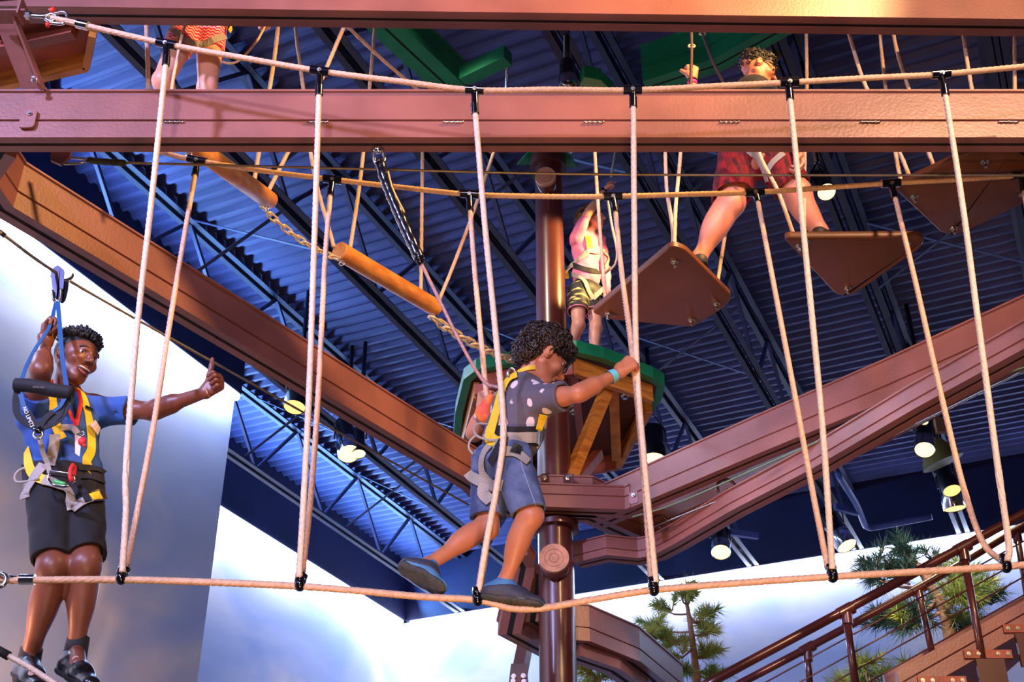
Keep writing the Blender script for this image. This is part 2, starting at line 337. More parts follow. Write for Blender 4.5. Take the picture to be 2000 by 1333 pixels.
# post bracket carrying the front hand rope
bk = thing('rope_bracket', 'brown angled bracket at the left end of the wide beam holding the front hand rope', 'bracket', P(70, 168, 4.6))
mk('arm', *bar(P(85, 176, 4.62), P(25, 25, 4.36), .05, .012, (1, 0, 0)), M_BEAM, bk, smooth=False)
mk('arm', *bar(P(65, 176, 4.66), P(5, 25, 4.40), .012, .10, (1, 0, 0)), M_BEAM, bk, smooth=False)
mk('end_plate', *box(P(22, 32, 4.36), .16, .09, .01), M_BEAM, bk, smooth=False); mk('end_plate', *box(P(43, 22, 4.35), .01, .09, .11), M_BEAM, bk, smooth=False)
bolt(bk, P(68, 160, 4.56), (0, -1, .2), .012, .03)
left = beam('track_beam', [(-2.50, 4.757, Z4), (-2.68, 4.98, Z4), (-2.66, 5.22, Z4), (-.324, 8.63, Z4), (-.20, 8.95, Z4)], 'brown steel track beam running from the left end of the wide beam back to the pole', w_=.07, sw=.015)
A0, A1 = PZ(1052, 998, 4.0), PZ(1228, 1005, 4.0)
ringf = beam('ring_beam', [(-.20, 8.95, Z4), (-.02, 9.12, Z4), PZ(1052, 999, 4.0), A1, PZ(1246, 998, 4.0)], 'short flat brown beam passing in front of the pole, linking the two long beams', top=.20, w_=.09, sw=.02)
right = beam('track_beam', [PZ(1168, 1029, 4.0) + np.array([0, 0, .001]), PZ(1500, 889, 4.0), PZ(1750, 787, 4.0), PZ(2000, 679, 4.0), PZ(2100, 636, 4.0)], 'brown steel track beam rising from the pole to the right edge, pale at its near end', w_=.07, sw=.016)
rb = thing('track_beam_cap', 'pale cap and bolted strap where the right hand beam meets the pole ring', 'beam cap', PZ(1240, 960, 4.1))
plate(rb, P(1237, 962, 8.7), P(1239, 985, 8.7), .07, .012, nrm([-.4, -1, 0]), name='strap'); bolt(rb, P(1237, 968, 8.68), (-.3, -1, 0), .012, .02)
bB = [PZ(1040, 1016, 4.0), PZ(1067, 1013, 4.0), PZ(1150, 1015, 4.0), PZ(1241, 1055, 4.0), PZ(1273, 1060, 4.0), PZ(1330, 1040, 4.0), PZ(1500, 965, 4.0), PZ(1700, 868, 4.0), PZ(1850, 790, 4.0), PZ(2060, 672, 4.0)]
sec = beam('track_beam', bB, 'second brown beam behind the right hand beam, bending round the pole', top=.34, w_=.08, sw=.018)
bC = [PZ(1129, 1106, 3.72), PZ(1187, 1092, 3.72), PZ(1247, 1098, 3.72), PZ(1288, 1090, 3.72), PZ(1330, 1068, 3.72), PZ(1440, 1004, 3.72), PZ(1600, 922, 3.72), PZ(1800, 806, 3.72), PZ(2060, 665, 3.72)]
low = beam('track_beam', bC, 'lowest curved brown beam leaving the pole to the right, under the other two', top=.17, low=.05, w_=.075, sw=.014)
# lifted feed cable and hooks along the right beam
mk('pale_cable', *tube(catmull([PZ(1236, 1010, 3.9), PZ(1330, 980, 3.9), PZ(1600, 862, 3.88), PZ(1800, 785, 3.88), PZ(2040, 705, 3.88)], .1), .006, 8), mat('green grey cable', (110, 140, 110), .5), label='thin green cable strung along the underside of the right hand beams', cat='cable')
for (x0, y0, x1, y1) in ((1275, 1030, 2040, 690), (1290, 1040, 2040, 705)):
    mk('conduit', *tube(catmull([PZ(x0, y0, 3.86), PZ((x0 + x1) / 2, (y0 + y1) / 2 + 14, 3.86), PZ(x1, y1, 3.86)], .2), .008, 8), M_STEEL, label='bright metal conduit along the second beam, %s' % ('upper of the two' if y1 == 690 else 'lower of the two'), cat='conduit', group='conduits along the second beam')
for i, (x, y) in enumerate(((1418, 950), (1632, 862), (1288, 1020))):
    c0 = PZ(x, y, 4.0); t = thing('cable_hook', 'curved dark brown cable hook under the right hand beams, %s' % ('middle of three', 'furthest right of three', 'nearest the pole')[i], 'hook', c0, 'cable hooks')
    an = np.linspace(.2, 3.6, 12); mk('hook', *tube([c0 + np.array([.07 * math.cos(q), -.01, .07 * math.sin(q) - .02]) for q in an], .012, 8), M_POLE, t); bolt(t, c0 + np.array([0, -.02, -.05]), (0, -1, 0), .012, .02)
# upper crossing beam
topb = beam('track_beam', [(-3.0, 5.05, CH + 5.25), (3.6, 5.05, CH + 5.13)], 'upper brown steel beam along the top edge of the picture', w_=.066, top=.36, low=.16)

# pole
px0, py0 = .345, 9.30
pole = thing('support_pole', 'tall dark brown round steel pole dressed as a tree', 'pole', (px0, py0, 0))
mk('shaft', *tube([(px0 + .03 * 0, py0, 0), (px0, py0, CH + 3.9), (px0, py0, CH + 7.75)], [.145, .14, .125], 40), M_POLE, pole, sharp=40)
for z, r, h in ((3.93, .19, .05), (4.22, .2, .03), (7.62, .17, .12)):
    mk('collar', *tube([(px0, py0, CH + z), (px0, py0, CH + z + h)], r, 36), M_POLE, pole, sharp=40)
for (dx, dy) in ((-.3, -.1), (.28, -.12), (-.12, -.3), (.13, -.3)):
    mk('flange', *prism([(px0, py0, Z4 + .2), (px0 + dx, py0 + dy, Z4 + .2), (px0 + dx, py0 + dy, Z4 + .28), (px0, py0, Z4 + .45)], (.012 if abs(dx) < .2 else 0, .012 if abs(dx) > .2 else 0, 0)), M_POLE, pole, smooth=False)
    bolt(pole, (px0 + dx * .75, py0 + dy * .75 - .02, Z4 + .27), (0, -1, 0), .018, .03)
for (x, y, r, tilt) in ((1065, 344, .098, .25), (1082, 1090, .118, -.1)):
    c0 = P(x, y, 8.98); ax = nrm([-.12 if y < 500 else -.05, -1, -.15 if y < 500 else .02]); st = thing('x', None, None, c0) if False else None
    lg = mk('log_stub', *tube([np.array([px0, py0, c0[2] + (.05 if y < 500 else -.02)]), c0 - ax * .03], [r * .8, r], 28), M_POLE, pole)
    mk('cut_end', *tube([c0 - ax * .032, c0], [r, r * .97], 32), M_LOGE, lg, sharp=40)
    for rr in (.3, .6):
        T_ = nrm(np.cross(ax, [0, 0, 1])); B_ = np.cross(T_, ax); mk('growth_ring', *tube([c0 + (T_ * math.cos(q) + B_ * math.sin(q)) * r * rr for q in np.linspace(0, 6.283, 24, endpoint=False)], .0025, 5, closed=True), M_WOODR, lg)
lfm = MB()
for q in range(7):
    an = q * 2 * math.pi / 7 + .3; d = np.array([math.cos(an), math.sin(an), 0]); s_ = np.array([-d[1], d[0], 0]); b0 = np.array([px0, py0, CH + 7.8])
    lfm.add(*prism([b0 + s_ * .05, b0 + d * .17 + s_ * .1 - np.array([0, 0, .03]), b0 + d * .3 - np.array([0, 0, .1]), b0 + d * .17 - s_ * .1 - np.array([0, 0, .03]), b0 - s_ * .05], (0, 0, .02)))
lfm.build('leaf_cap', M_GREEN, pole, smooth=False, label='green leaf cap')

# lower ring and ramp beams behind the pole
def tall(name, path, label, top, m=M_BEAM, w_=.06): return beam(name, path, label, m, w_ * 1.4, top, .1, sw=.02)
Zr = 3.15
tall('ramp_beam', [PZ(1100, 1256, Zr), PZ(1140, 1259, Zr), PZ(1234, 1297, Zr), PZ(1320, 1365, Zr)], 'broad brown beam descending to the right behind the pole, above the pine trees', .30)
tall('ramp_beam', [PZ(1120, 1286, Zr - .1), PZ(1195, 1312, Zr - .1), PZ(1250, 1350, Zr - .1)], 'narrow brown rail beam below the broad descending beam right of the pole', .1)
tall('ramp_beam', [PZ(1080, 1285, Zr), PZ(995, 1240, Zr), PZ(1022, 1110, Zr + .4), PZ(1010, 1088, Zr + .45)], 'brown slotted beam turning a corner just left of the pole', .12)
tall('ramp_beam', [PZ(1085, 1240, Zr + .1), PZ(1040, 1215, Zr + .1), PZ(1052, 1130, Zr + .4)], 'inner brown slotted beam between the corner beam and the pole', .12)
lb = thing('angled_brace', 'brown square brace with a bolted dark plate, low and left of the pole', 'brace', P(1015, 1333, 10.2))
mk('bar', *bar(P(1027, 1255, 10.3), P(1008, 1350, 10.1), .1, .1), M_BEAM, lb, smooth=False)
mk('bolt_plate', *prism([P(998, 1298, 10.1), P(1028, 1298, 10.1), P(1034, 1350, 10.1), P(992, 1350, 10.1)], (0, -.012, 0)), M_POLE, lb, smooth=False)
for (x, y) in ((1003, 1322), (1022, 1321), (1002, 1331), (1023, 1332)): bolt(lb, P(x, y, 10.07), (0, -1, 0), .016, .02)
hk = thing('bolted_stop', 'small dark brown upright stop standing on the broad descending beam', 'bracket', PZ(1143, 1210, 3.4))
mk('post', *bar(P(1141, 1236, 10.2), P(1146, 1200, 10.2), .05, .03), M_POLE, hk, smooth=False); mk('head', *box(P(1147, 1198, 10.2), .12, .05, .04), M_POLE, hk, smooth=False)

# green upper beams
Zg = 7.6
beam('green_beam', [PZ(720, 25, Zg), PZ(868, 163, Zg), PZ(900, 195, Zg)], 'green steel track beam slanting down from the top edge, left of centre', M_GREEN, .13, .28, .1)
beam('green_beam', [PZ(1262, 172, Zg), PZ(1400, 128, Zg), PZ(1540, 52, Zg)], 'green steel track beam rising to the right behind the man in red shorts', M_GREEN, .09, .42, .16)
t = thing('green_arm', 'short green bracket arm reaching right from the slanting green beam', 'bracket', PZ(950, 125, Zg)); mk('arm', *bar(PZ(905, 150, Zg), PZ(992, 108, Zg), .12, .14), M_GREEN, t, smooth=False); mk('drop_chain', *tube([PZ(990, 130, Zg), PZ(988, 172, Zg)], .012, 8), M_STEEL, t)
t = thing('green_arm', 'short bent green bracket beside the black lamp above the wide beam', 'bracket', PZ(1170, 160, Zg)); mk('arm', *bar(PZ(1150, 160, Zg), PZ(1158, 142, Zg), .16, .14), M_GREEN, t, smooth=False); mk('arm', *bar(PZ(1158, 148, Zg), PZ(1190, 175, Zg), .1, .12), M_GREEN, t, smooth=False)

# upper left platform corner
pl = thing('corner_platform', 'timber edged platform corner at the upper left edge of the picture', 'platform', PZ(60, 60, 5.2))
zz = 5.3
cnr = [PZ(-60, -40, zz), PZ(187, 40, zz), PZ(175, 105, zz), PZ(-60, 160, zz)]
mk('deck_board', *prism(cnr, (0, 0, .04)), M_WOODR, pl, smooth=False)
mk('edge_board', *bar(cnr[1] - np.array([0, 0, .06]), cnr[2] - np.array([0, 0, .06]), .04, .14), M_WOOD, pl, smooth=False)
mk('edge_board', *bar(cnr[2] - np.array([0, 0, .06]), cnr[3] - np.array([0, 0, .06]), .04, .14), M_WOOD, pl, smooth=False)
mk('joist', *bar(PZ(-60, 90, zz) - np.array([0, 0, .05]), PZ(150, 45, zz) - np.array([0, 0, .05]), .06, .1), M_WOODR, pl, smooth=False)

# ================================================================== pole platform
zp = 5.5
plat = thing('pole_platform', 'green edged timber platform around the pole where the woman stands', 'platform', PZ(1100, 760, zp))
pp = [PZ(893, 842, zp), PZ(897, 800, zp), PZ(913, 735, zp), PZ(935, 718, zp), PZ(1010, 702, zp), PZ(1060, 690, zp), PZ(1125, 683, zp), PZ(1175, 695, zp), PZ(1270, 733, zp), PZ(1290, 745, zp), PZ(1286, 768, zp), PZ(1215, 888, zp), PZ(1060, 915, zp), PZ(915, 870, zp)]
mk('deck', *prism(pp, (0, 0, .05)), mat('platform underside', (98, 48, 32), .6, var=.2, vs=3), plat, smooth=False)
mk('green_edge', *sweep([(-.035, -.045), (.035, -.045), (.035, .07), (-.035, .07)], pp, closed=True), M_GREEN, plat, smooth=False)
ctr = np.mean(pp, axis=0); q_ = [p + nrm(ctr - p) * .09 for p in pp]
for i, j, m_ in ((3, 6, M_WOODR), (6, 9, M_WOOD), (10, 11, M_WOOD), (11, 12, M_WOODR), (12, 13, M_WOODR), (0, 2, M_WOOD)):
    mk('rim_board', *bar(q_[i] - np.array([0, 0, .12]), q_[j] - np.array([0, 0, .12]), .05, .16), m_, plat, smooth=False)
mk('joist', *bar(P(1198, 752, 9.75), PZ(1204, 893, 5.33), .09, .09), M_WOOD, plat, smooth=False)
mk('brace', *bar(P(1186, 760, 9.55), P(1112, 936, 9.25), .095, .09), M_WOOD, plat, smooth=False)
mk('brace', *bar(P(1168, 888, 10.2), P(1126, 940, 9.5), .09, .08), M_WOODR, plat, smooth=False)
mk('joist', *bar(PZ(935, 760, 5.35), PZ(990, 890, 5.35), .07, .1), M_WOODR, plat, smooth=False)
mk('joist', *bar(PZ(1120, 720, 5.38), PZ(1140, 900, 5.38), .07, .08), M_WOODR, plat, smooth=False)
for (x, y) in ((1103, 772), (1122, 790), (1120, 800), (1220, 770)): bolt(plat, PZ(x, y, 5.46), (0, 0, -1), .03, .05)

# ================================================================== rope bridge
YF, YB, Y0 = 4.33, 5.08, 4.70
RR = .0145
hand_f = thing('hand_rope', 'thick twisted rope swagging across the picture in front of the wide beam', 'rope', P(1000, 174, YF))
fp = [(100, 35), (150, 46), (325, 86), (480, 114), (625, 139), (780, 159), (927, 176), (1080, 175), (1235, 176), (1400, 168), (1540, 161), (1700, 152), (1838, 145), (2020, 128)]
mk('rope', *rope([P(x, y, YF) for x, y in fp], RR), M_ROPE, hand_f)
mk('ferrule', *cyl(P(150, 46, YF), P(172, 51, YF), .022), M_CHROME, hand_f, sharp=40)
mk('shackle', *tube(catmull([P(100, 28, YF), P(125, 24, YF), P(132, 34, YF), P(122, 46, YF), P(95, 44, YF)], .01), .008, 10), M_STEEL, hand_f)
mk('eye_bolt', *tube(catmull([P(48, 30, YF), P(85, 32, YF), P(100, 28, YF), P(112, 34, YF), P(100, 42, YF), P(88, 36, YF)], .01), .01, 10), M_STEEL, hand_f)
mk('nut', *cyl(P(52, 30, YF), P(60, 31, YF), .022, 6), M_STEEL, hand_f, smooth=False)
mk('red_pin', *cyl(P(98, 22, YF), P(107, 18, YF), .014), mat('red paint', (220, 50, 20), .4), hand_f, label='orange red shackle pin head'); mk('red_pin', *cyl(P(93, 46, YF), P(93, 51, YF), .01), MATS['red paint'], hand_f)
hand_b = thing('hand_rope', 'thick twisted rope swagging behind and below the wide beam', 'rope', P(1000, 384, YB))
bp_ = [(200, 262), (315, 297), (385, 314), (520, 335), (650, 351), (780, 366), (917, 380), (1060, 384), (1197, 384), (1340, 380), (1474, 376), (1610, 367), (1740, 358), (1870, 351), (2020, 341)]
mk('rope', *rope([P(x, y, YB) for x, y in bp_], RR), M_ROPE, hand_b)
foot = thing('foot_rope', 'thick twisted tightrope the boy stands on, crossing the lower part of the picture', 'rope', P(1000, 1188, Y0))
ft = [(-30, 1128), (15, 1134), (50, 1134), (237, 1133), (410, 1138), (586, 1146), (700, 1155), (820, 1166), (933, 1173), (1000, 1189), (1062, 1188), (1150, 1173), (1277, 1153), (1450, 1139), (1626, 1127), (1800, 1117), (1965, 1107), (2030, 1101)]
mk('rope', *rope([P(x, y, Y0) for x, y in ft], RR), M_ROPE, foot)
mk('ferrule', *cyl(P(39, 1133, Y0), P(68, 1133, Y0), .021), M_CHROME, foot, sharp=40)
mk('shackle', *tube(catmull([P(-25, 1122, Y0 - .02), P(6, 1122, Y0 - .03), P(12, 1134, Y0 - .03), P(2, 1146, Y0 - .03), P(-25, 1146, Y0 - .02)], .01), .009, 10), M_STEEL, foot)
mk('thimble', *ball(P(20, 1130, Y0), (.03, .012, .012)), M_BLK, foot)
for (x, y) in ((237, 1128), (586, 1141), (933, 1170), (1277, 1150), (1626, 1124), (1965, 1105)):
    c0 = P(x, y + 2, Y0); mb = MB(); mb.add(*ball(c0, (.023, .027, .027), 20, 12)); mb.add(*tube([c0 + np.array([0, 0, .0]), c0 + np.array([-.004, -.01, .048])], [.024, .017], 16)); mb.add(*tube([c0, c0 + np.array([.01, .014, .045])], [.02, .016], 16))
    mb.build('clamp', M_BLK, foot)
SUSP = [('front', 325, 84, [(324, 124), (295, 400), (268, 640), (247, 900), (246, 1000), (239, 1118)], 'leftmost front rope of the bridge, over the young man\'s arm'),
 ('back', 385, 314, [(381, 340), (355, 490), (330, 640), (300, 830), (268, 1000), (246, 1114)], 'leftmost back rope of the bridge, hanging from under the beam'),
 ('front', 625, 137, [(623, 182), (613, 500), (604, 760), (594, 960), (584, 1128)], 'second front rope from the left, in front of the orange beam'),
 ('back', 650, 351, [(645, 380), (634, 520), (622, 760), (608, 960), (590, 1128)], 'second back rope from the left, hanging from the back hand rope'),
 ('front', 927, 175, [(928, 218), (948, 450), (967, 640), (983, 830), (972, 940), (950, 1060), (934, 1158)], 'front rope passing in front of the boy\'s back'),
 ('back', 917, 381, [(918, 410), (928, 540), (942, 690), (952, 790), (965, 900), (956, 1020), (938, 1156)], 'back rope held in the boy\'s left hand'),
 ('front', 1235, 175, [(1237, 205), (1239, 450), (1243, 700), (1258, 900), (1281, 1138)], 'front rope held in the boy\'s outstretched right hand'),
 ('back', 1197, 385, [(1202, 412), (1215, 540), (1236, 700), (1255, 900), (1272, 1138)], 'back rope held in the boy\'s outstretched right hand'),
 ('front', 1541, 161, [(1543, 190), (1580, 560), (1606, 830), (1626, 1112)], 'second front rope from the right'),
 ('back', 1474, 376, [(1480, 392), (1512, 560), (1550, 760), (1585, 950), (1617, 1112)], 'second back rope from the right, left of the triangular board'),
 ('front', 1837, 145, [(1846, 182), (1880, 400), (1912, 640), (1950, 920), (1970, 1060), (1968, 1096)], 'rightmost front rope of the bridge'),
 ('back', 1740, 359, [(1748, 385), (1790, 560), (1840, 780), (1884, 960), (1920, 1060), (1958, 1098)], 'rightmost back rope, hanging past the triangular board'),
 ('back', 1995, 344, [(2000, 372), (2030, 560)], 'back rope cut off by the right edge')]
for side, tx, ty, pts, lab in SUSP:
    Yt = YF if side == 'front' else YB; ly = 1150.0
    y0_ = pts[0][1]
    P3 = [P(x, y, Yt + (Y0 + (-.012 if side == 'front' else .014) - Yt) * min(1, ((y - y0_) / (ly - y0_)))) for x, y in pts]
    if 'boy\'s back' in lab: P3 = [P(x, y, q[1]) if not 600 < y < 1000 else P(x, y, min(q[1], 4.545 if y < 850 else 4.58)) for (x, y), q in zip(pts, P3)]
    if 'outstretched' in lab: P3 = [P(x, y, q[1]) if not 600 < y < 800 else P(x, y, 4.60) for (x, y), q in zip(pts, P3)]
    if 'left hand' in lab: P3 = [P(x, y, q[1]) if not 600 < y < 1010 else P(x, y, max(q[1], 4.98)) for (x, y), q in zip(pts, P3)]
    t = thing('suspension_rope', lab, 'rope', P3[0], 'hanging ropes of the rope bridge')
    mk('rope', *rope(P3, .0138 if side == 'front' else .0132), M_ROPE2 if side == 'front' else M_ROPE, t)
    hp = fp if side == 'front' else bp_
    dx = 18; c0 = P(tx, ty, Yt); sl = {'front': np.interp([tx - dx, tx + dx], [a for a, b in fp], [b for a, b in fp]), 'back': np.interp([tx - dx, tx + dx], [a for a, b in bp_], [b for a, b in bp_])}[side]
    a, b = P(tx - dx, sl[0], Yt), P(tx + dx, sl[1], Yt)
    te = MB(); te.add(*cyl(a, b, .022, 24)); te.add(*cyl((a + b) / 2, P3[0] + (P3[0] - P3[1]) * 0, .0165, 20)); te.add(*cyl(P3[0] + nrm(P3[0] - P3[1]) * .04, P3[0] + nrm(P3[1] - P3[0]) * .012, .0185, 20))
    tt = te.build('tee_fitting', M_BLK, t, sharp=40)
    bolt(tt, (a + b) / 2 + np.array([0, -.02, -.012]), (0, -1, -.2), .008, .012)
# thin guide cable below the beam
gc = thing('guide_cable', 'thin straight steel cable running level under the wide beam from a hook on the left', 'cable', P(600, 330, 4.92))
mk('cable', *rope([P(245, 318, 4.92), P(700, 330, 4.92), P(1200, 341, 4.92), P(2020, 343, 4.92)], .0068, pitch=.05, step=.02, n=12), M_CABLE, gc)
mk('sleeve', *tube(catmull([P(172, 313, 4.92), P(200, 316, 4.92), P(245, 319, 4.92)], .02), [.016 + .002 * (i % 2) for i in range(len(catmull([P(172, 313, 4.92), P(200, 316, 4.92), P(245, 319, 4.92)], .02)))], 12), mat('olive wrap', (40, 40, 20), .6, var=.3, vs=60), gc)
mk('turnbuckle', *tube(catmull([P(108, 312, 4.92), P(125, 308, 4.92), P(160, 310, 4.92), P(170, 312, 4.92), P(160, 318, 4.92), P(125, 320, 4.92), P(108, 312, 4.92)], .015), .007, 8), M_STEEL, gc)
mk('hook_plate', *prism([P(100, 285, 4.9), P(140, 285, 4.9), P(136, 305, 4.9), P(118, 321, 4.9), P(98, 312, 4.9)], (0, .02, 0)), M_POLE, gc, smooth=False)
# lower zip cable carrying the trolley of the young man
zc = thing('trolley_cable', 'thin steel cable sloping under the left hand beam, carrying the young man\'s pulley', 'cable', P(115, 540, 5.2))
mk('cable', *rope([P(-40, 425, 4.75), P(12, 463, 4.83), P(113, 535, 5.2), P(300, 643, 5.95), P(500, 754, 6.9), P(660, 844, 7.7), P(916, 987, 8.9)], .008, pitch=.06, step=.02, n=10), M_CABLE, zc)
mk('sleeve', *cyl(P(-40, 425, 4.75), P(10, 461, 4.82), .012), M_BLKF, zc)
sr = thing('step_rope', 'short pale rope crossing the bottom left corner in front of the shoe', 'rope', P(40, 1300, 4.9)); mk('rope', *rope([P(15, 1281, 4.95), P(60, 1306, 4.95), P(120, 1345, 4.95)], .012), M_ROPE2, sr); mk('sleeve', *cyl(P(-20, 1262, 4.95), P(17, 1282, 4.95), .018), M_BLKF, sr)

# ================================================================== log bridge and chains
def log(a, b, r, lab):
    t = thing('swinging_log', lab, 'log', (a + b) / 2, 'hanging logs of the log bridge'); d = nrm(b - a)
    mk('log', *tube([a, a + d * .006, b - d * .006, b], [r * .92, r, r, r * .92], 32), M_LOG, t, sharp=40)
    for e in (a + d * .04, b - d * .04): mk('eye', *tube([e + np.array([.0, 0, -r - .02]) + np.array([math.cos(q) * .015, 0, math.sin(q) * .02]) for q in np.linspace(0, 6.28, 14, endpoint=False)], .005, 8, closed=True), M_STEEL, t)
    return t
la, lb_ = P(366, 275, 5.35), P(527, 392, 6.35); lc, ld = P(662, 490, 7.0), P(852, 602, 7.95)
log(la, lb_, .058, 'upper swinging log under the girl, cut off by the wide beam'); log(lc, ld, .066, 'lower swinging log in the middle of the picture')
def chain(a, b, sag, lab, n):
    t = thing('steel_chain', lab, 'chain', (a + b) / 2, 'chains joining the logs'); L = np.linalg.norm(b - a); v_ = np.linspace(0, 1, n)
    pts = [a + (b - a) * q - np.array([0, 0, sag * 4 * q * (1 - q)]) for q in v_]
    for i in range(n - 1):
        p0, p1 = pts[i], pts[i + 1]; d = nrm(p1 - p0); l = np.linalg.norm(p1 - p0) * .66; s_ = nrm(np.cross(d, [0, 1, .3])) if i % 2 else nrm(np.cross(d, np.cross(d, [0, 1, .3]))); c0 = (p0 + p1) / 2; hw = l * .36; q = []
        for k_ in range(8): an = -math.pi / 2 + math.pi * k_ / 7; q.append(c0 + d * (l - hw + hw * math.cos(an)) + s_ * hw * math.sin(an))
        for k_ in range(8): an = math.pi / 2 + math.pi * k_ / 7; q.append(c0 - d * (l - hw) + d * hw * math.cos(an) + s_ * hw * math.sin(an))
        mk('link', *tube(q, l * .15, 6, closed=True), M_CHAIN, t)
chain(P(512, 405, 6.3), P(660, 505, 6.98), .05, 'short chain between the two hanging logs', 12)
chain(P(843, 620, 7.9), P(1012, 706, 9.2), .05, 'chain from the lower log to the platform', 14)
def ropes(lst, Y, r, group, m=M_ROPE):
    for pts, lab in lst:
        Ys = Y if isinstance(Y, (list, tuple)) else None
        q = [P(p[0], p[1], p[2] if len(p) > 2 else Y) for p in pts]
        if pts[0][1] <= 45: e_ = nrm(q[0] - q[1]); q = [q[0] + e_ * max(.2, (CH + 6.9 - q[0][2]) / max(.4, e_[2]))] + q
        mk('hanging_rope', *rope(q, r, step=.02, n=12), m, label=lab, cat='rope', group=group)
ropes([([(548, 10, 6.2), (535, 120, 6.2), (515, 240, 6.2), (496, 357, 6.2)], 'bright rope falling to the far end of the upper log'),
       ([(700, 0, 6.35), (673, 50, 6.35), (600, 220, 6.35), (521, 380, 6.33)], 'rope slanting down to the lower end of the upper log'),
       ([(573, 10, 6.95), (580, 80, 6.95), (592, 170, 6.95), (612, 330, 6.95), (652, 482, 6.98)], 'rope curving down to the cut face of the lower log'),
       ([(736, 10, 7.1), (722, 170, 7.1), (705, 340, 7.1), (684, 486, 7.08)], 'rope just behind the cut face of the lower log'),
       ([(826, 240, 7.8), (824, 400, 7.8), (822, 574, 7.78)], 'upright rope to the top side of the lower log'),
       ([(965, 296, 7.95), (930, 400, 7.95), (885, 520, 7.92), (856, 590, 7.9)], 'rope slanting down to the far end of the lower log'),
       ([(672, 45, 6.6), (740, 110, 6.9), (812, 172, 7.2), (960, 298, 7.9)], 'thin diagonal rope crossing left of the green beam'),
       ([(285, 20, 5.6), (290, 170, 5.6), (292, 250, 5.6)], 'upright rope left of the girl\'s leg')], 7.5, .0145, 'ropes of the log bridge')
# ================================================================== swinging boards
def round_poly(pts, r, n=5):
    out = []; k = len(pts)
    for i in range(k):
        p, a, b = pts[i], pts[i - 1], pts[(i + 1) % k]; da, db = nrm(a - p), nrm(b - p); s0, s1 = p + da * r, p + db * r
        for t in np.linspace(0, 1, n): out.append((1 - t) ** 2 * s0 + 2 * t * (1 - t) * p + t * t * s1)
    return out
def board(px, z, r, eyes, lab):
    pts = [PZ(x, y, z) for x, y in px]; q = round_poly(pts, r); t = thing('swinging_board', lab, 'board', np.mean(pts, axis=0), 'hanging step boards')
    k = len(q); h = .042; c0 = np.mean(q, axis=0)
    lay = [(0, .008), (.006, 0), (h - .006, 0), (h, .008)]; v = []
    for dz, inn in lay: v += [p + nrm(c0 - p) * inn + np.array([0, 0, dz]) for p in q]
    f = [tuple(range(k - 1, -1, -1)), tuple(3 * k + i for i in range(k))] + [(l * k + i, l * k + (i + 1) % k, (l + 1) * k + (i + 1) % k, (l + 1) * k + i) for l in range(3) for i in range(k)]
    mk('panel', v, f, M_BOARD, t, sharp=40)
    for (x, y) in eyes:
        e = PZ(x, y - 6, z); mb = MB(); mb.add(*cyl(e, e - np.array([0, 0, .01]), .022, 18)); mb.add(*cyl(e, e - np.array([0, 0, .022]), .014, 6)); mb.add(*cyl(e, e - np.array([0, 0, .045]), .009, 12)); mb.build('bolt', M_STEEL, t, sharp=40)
    return t
board([(1155, 612), (1312, 480), (1338, 488), (1430, 580), (1418, 600), (1354, 640), (1190, 625)], 4.02, .04, [(1187, 618), (1317, 516), (1399, 598), (1350, 630)], 'kite shaped brown board under the striding man\'s left foot')
board([(1528, 464), (1806, 462), (1802, 482), (1662, 580), (1635, 578)], 4.10, .05, [(1560, 484), (1770, 480), (1655, 568), (1573, 476)], 'triangular brown board with its corner pointing down, between the other two boards')
board([(1746, 368), (1890, 300), (1975, 288), (2030, 330), (2012, 392), (1872, 460), (1842, 458)], 4.15, .05, [(1785, 388), (1922, 320), (1862, 450), (1997, 384)], 'brown board cut off by the right edge under the wide beam')
def hung(pts, zb, lab, dY=0):
    ye = PZ(pts[-1][0], pts[-1][1], zb)[1]; n_ = len(pts)
    return ([(x, y, ye + dY * (1 - k_ / (n_ - 1))) for k_, (x, y) in enumerate(pts)], lab)
ropes([hung([(1333, 180), (1329, 300), (1320, 400), (1317, 488)], 4.06, 'right of two ropes meeting at the top corner of the kite shaped board'),
       hung([(1298, 180), (1301, 350), (1313, 440), (1315, 488)], 4.06, 'left of two ropes meeting at the top corner of the kite shaped board', .15),
       hung([(1160, 200), (1162, 300), (1172, 450), (1184, 604)], 4.06, 'rope to the left tip of the kite shaped board, in front of the woman'),
       hung([(1460, 240), (1440, 350), (1420, 440), (1400, 560)], 4.06, 'rope behind the striding man\'s knee to the kite shaped board', .25),
       hung([(1455, 200), (1484, 303), (1520, 375), (1552, 464)], 4.14, 'rope crossing the red shorts to the left corner of the triangular board', -.22),
       hung([(1574, 10), (1576, 170), (1572, 300), (1571, 462)], 4.14, 'upright rope right of the man\'s head', .35),
       hung([(1643, 10), (1668, 100), (1694, 175), (1758, 300), (1782, 364)], 4.19, 'slanting rope to the left corner of the board at the right edge'),
       hung([(1716, 10), (1722, 100), (1731, 180), (1751, 310), (1764, 372)], 4.19, 'rope passing left of the board at the right edge', .5),
       hung([(1736, 10), (1752, 100), (1777, 180), (1800, 260), (1828, 335)], 4.19, 'thin dim rope behind the left side of the board at the right edge', .5),
       hung([(1878, 10), (1882, 70), (1899, 180), (1924, 302)], 4.19, 'rope under the right end of the upper beam', .4),
       hung([(1982, 10), (1982, 170), (1985, 300), (1988, 345)], 4.19, 'upright rope at the right edge of the picture', .2)], 5.4, .0115, 'ropes of the board bridge')
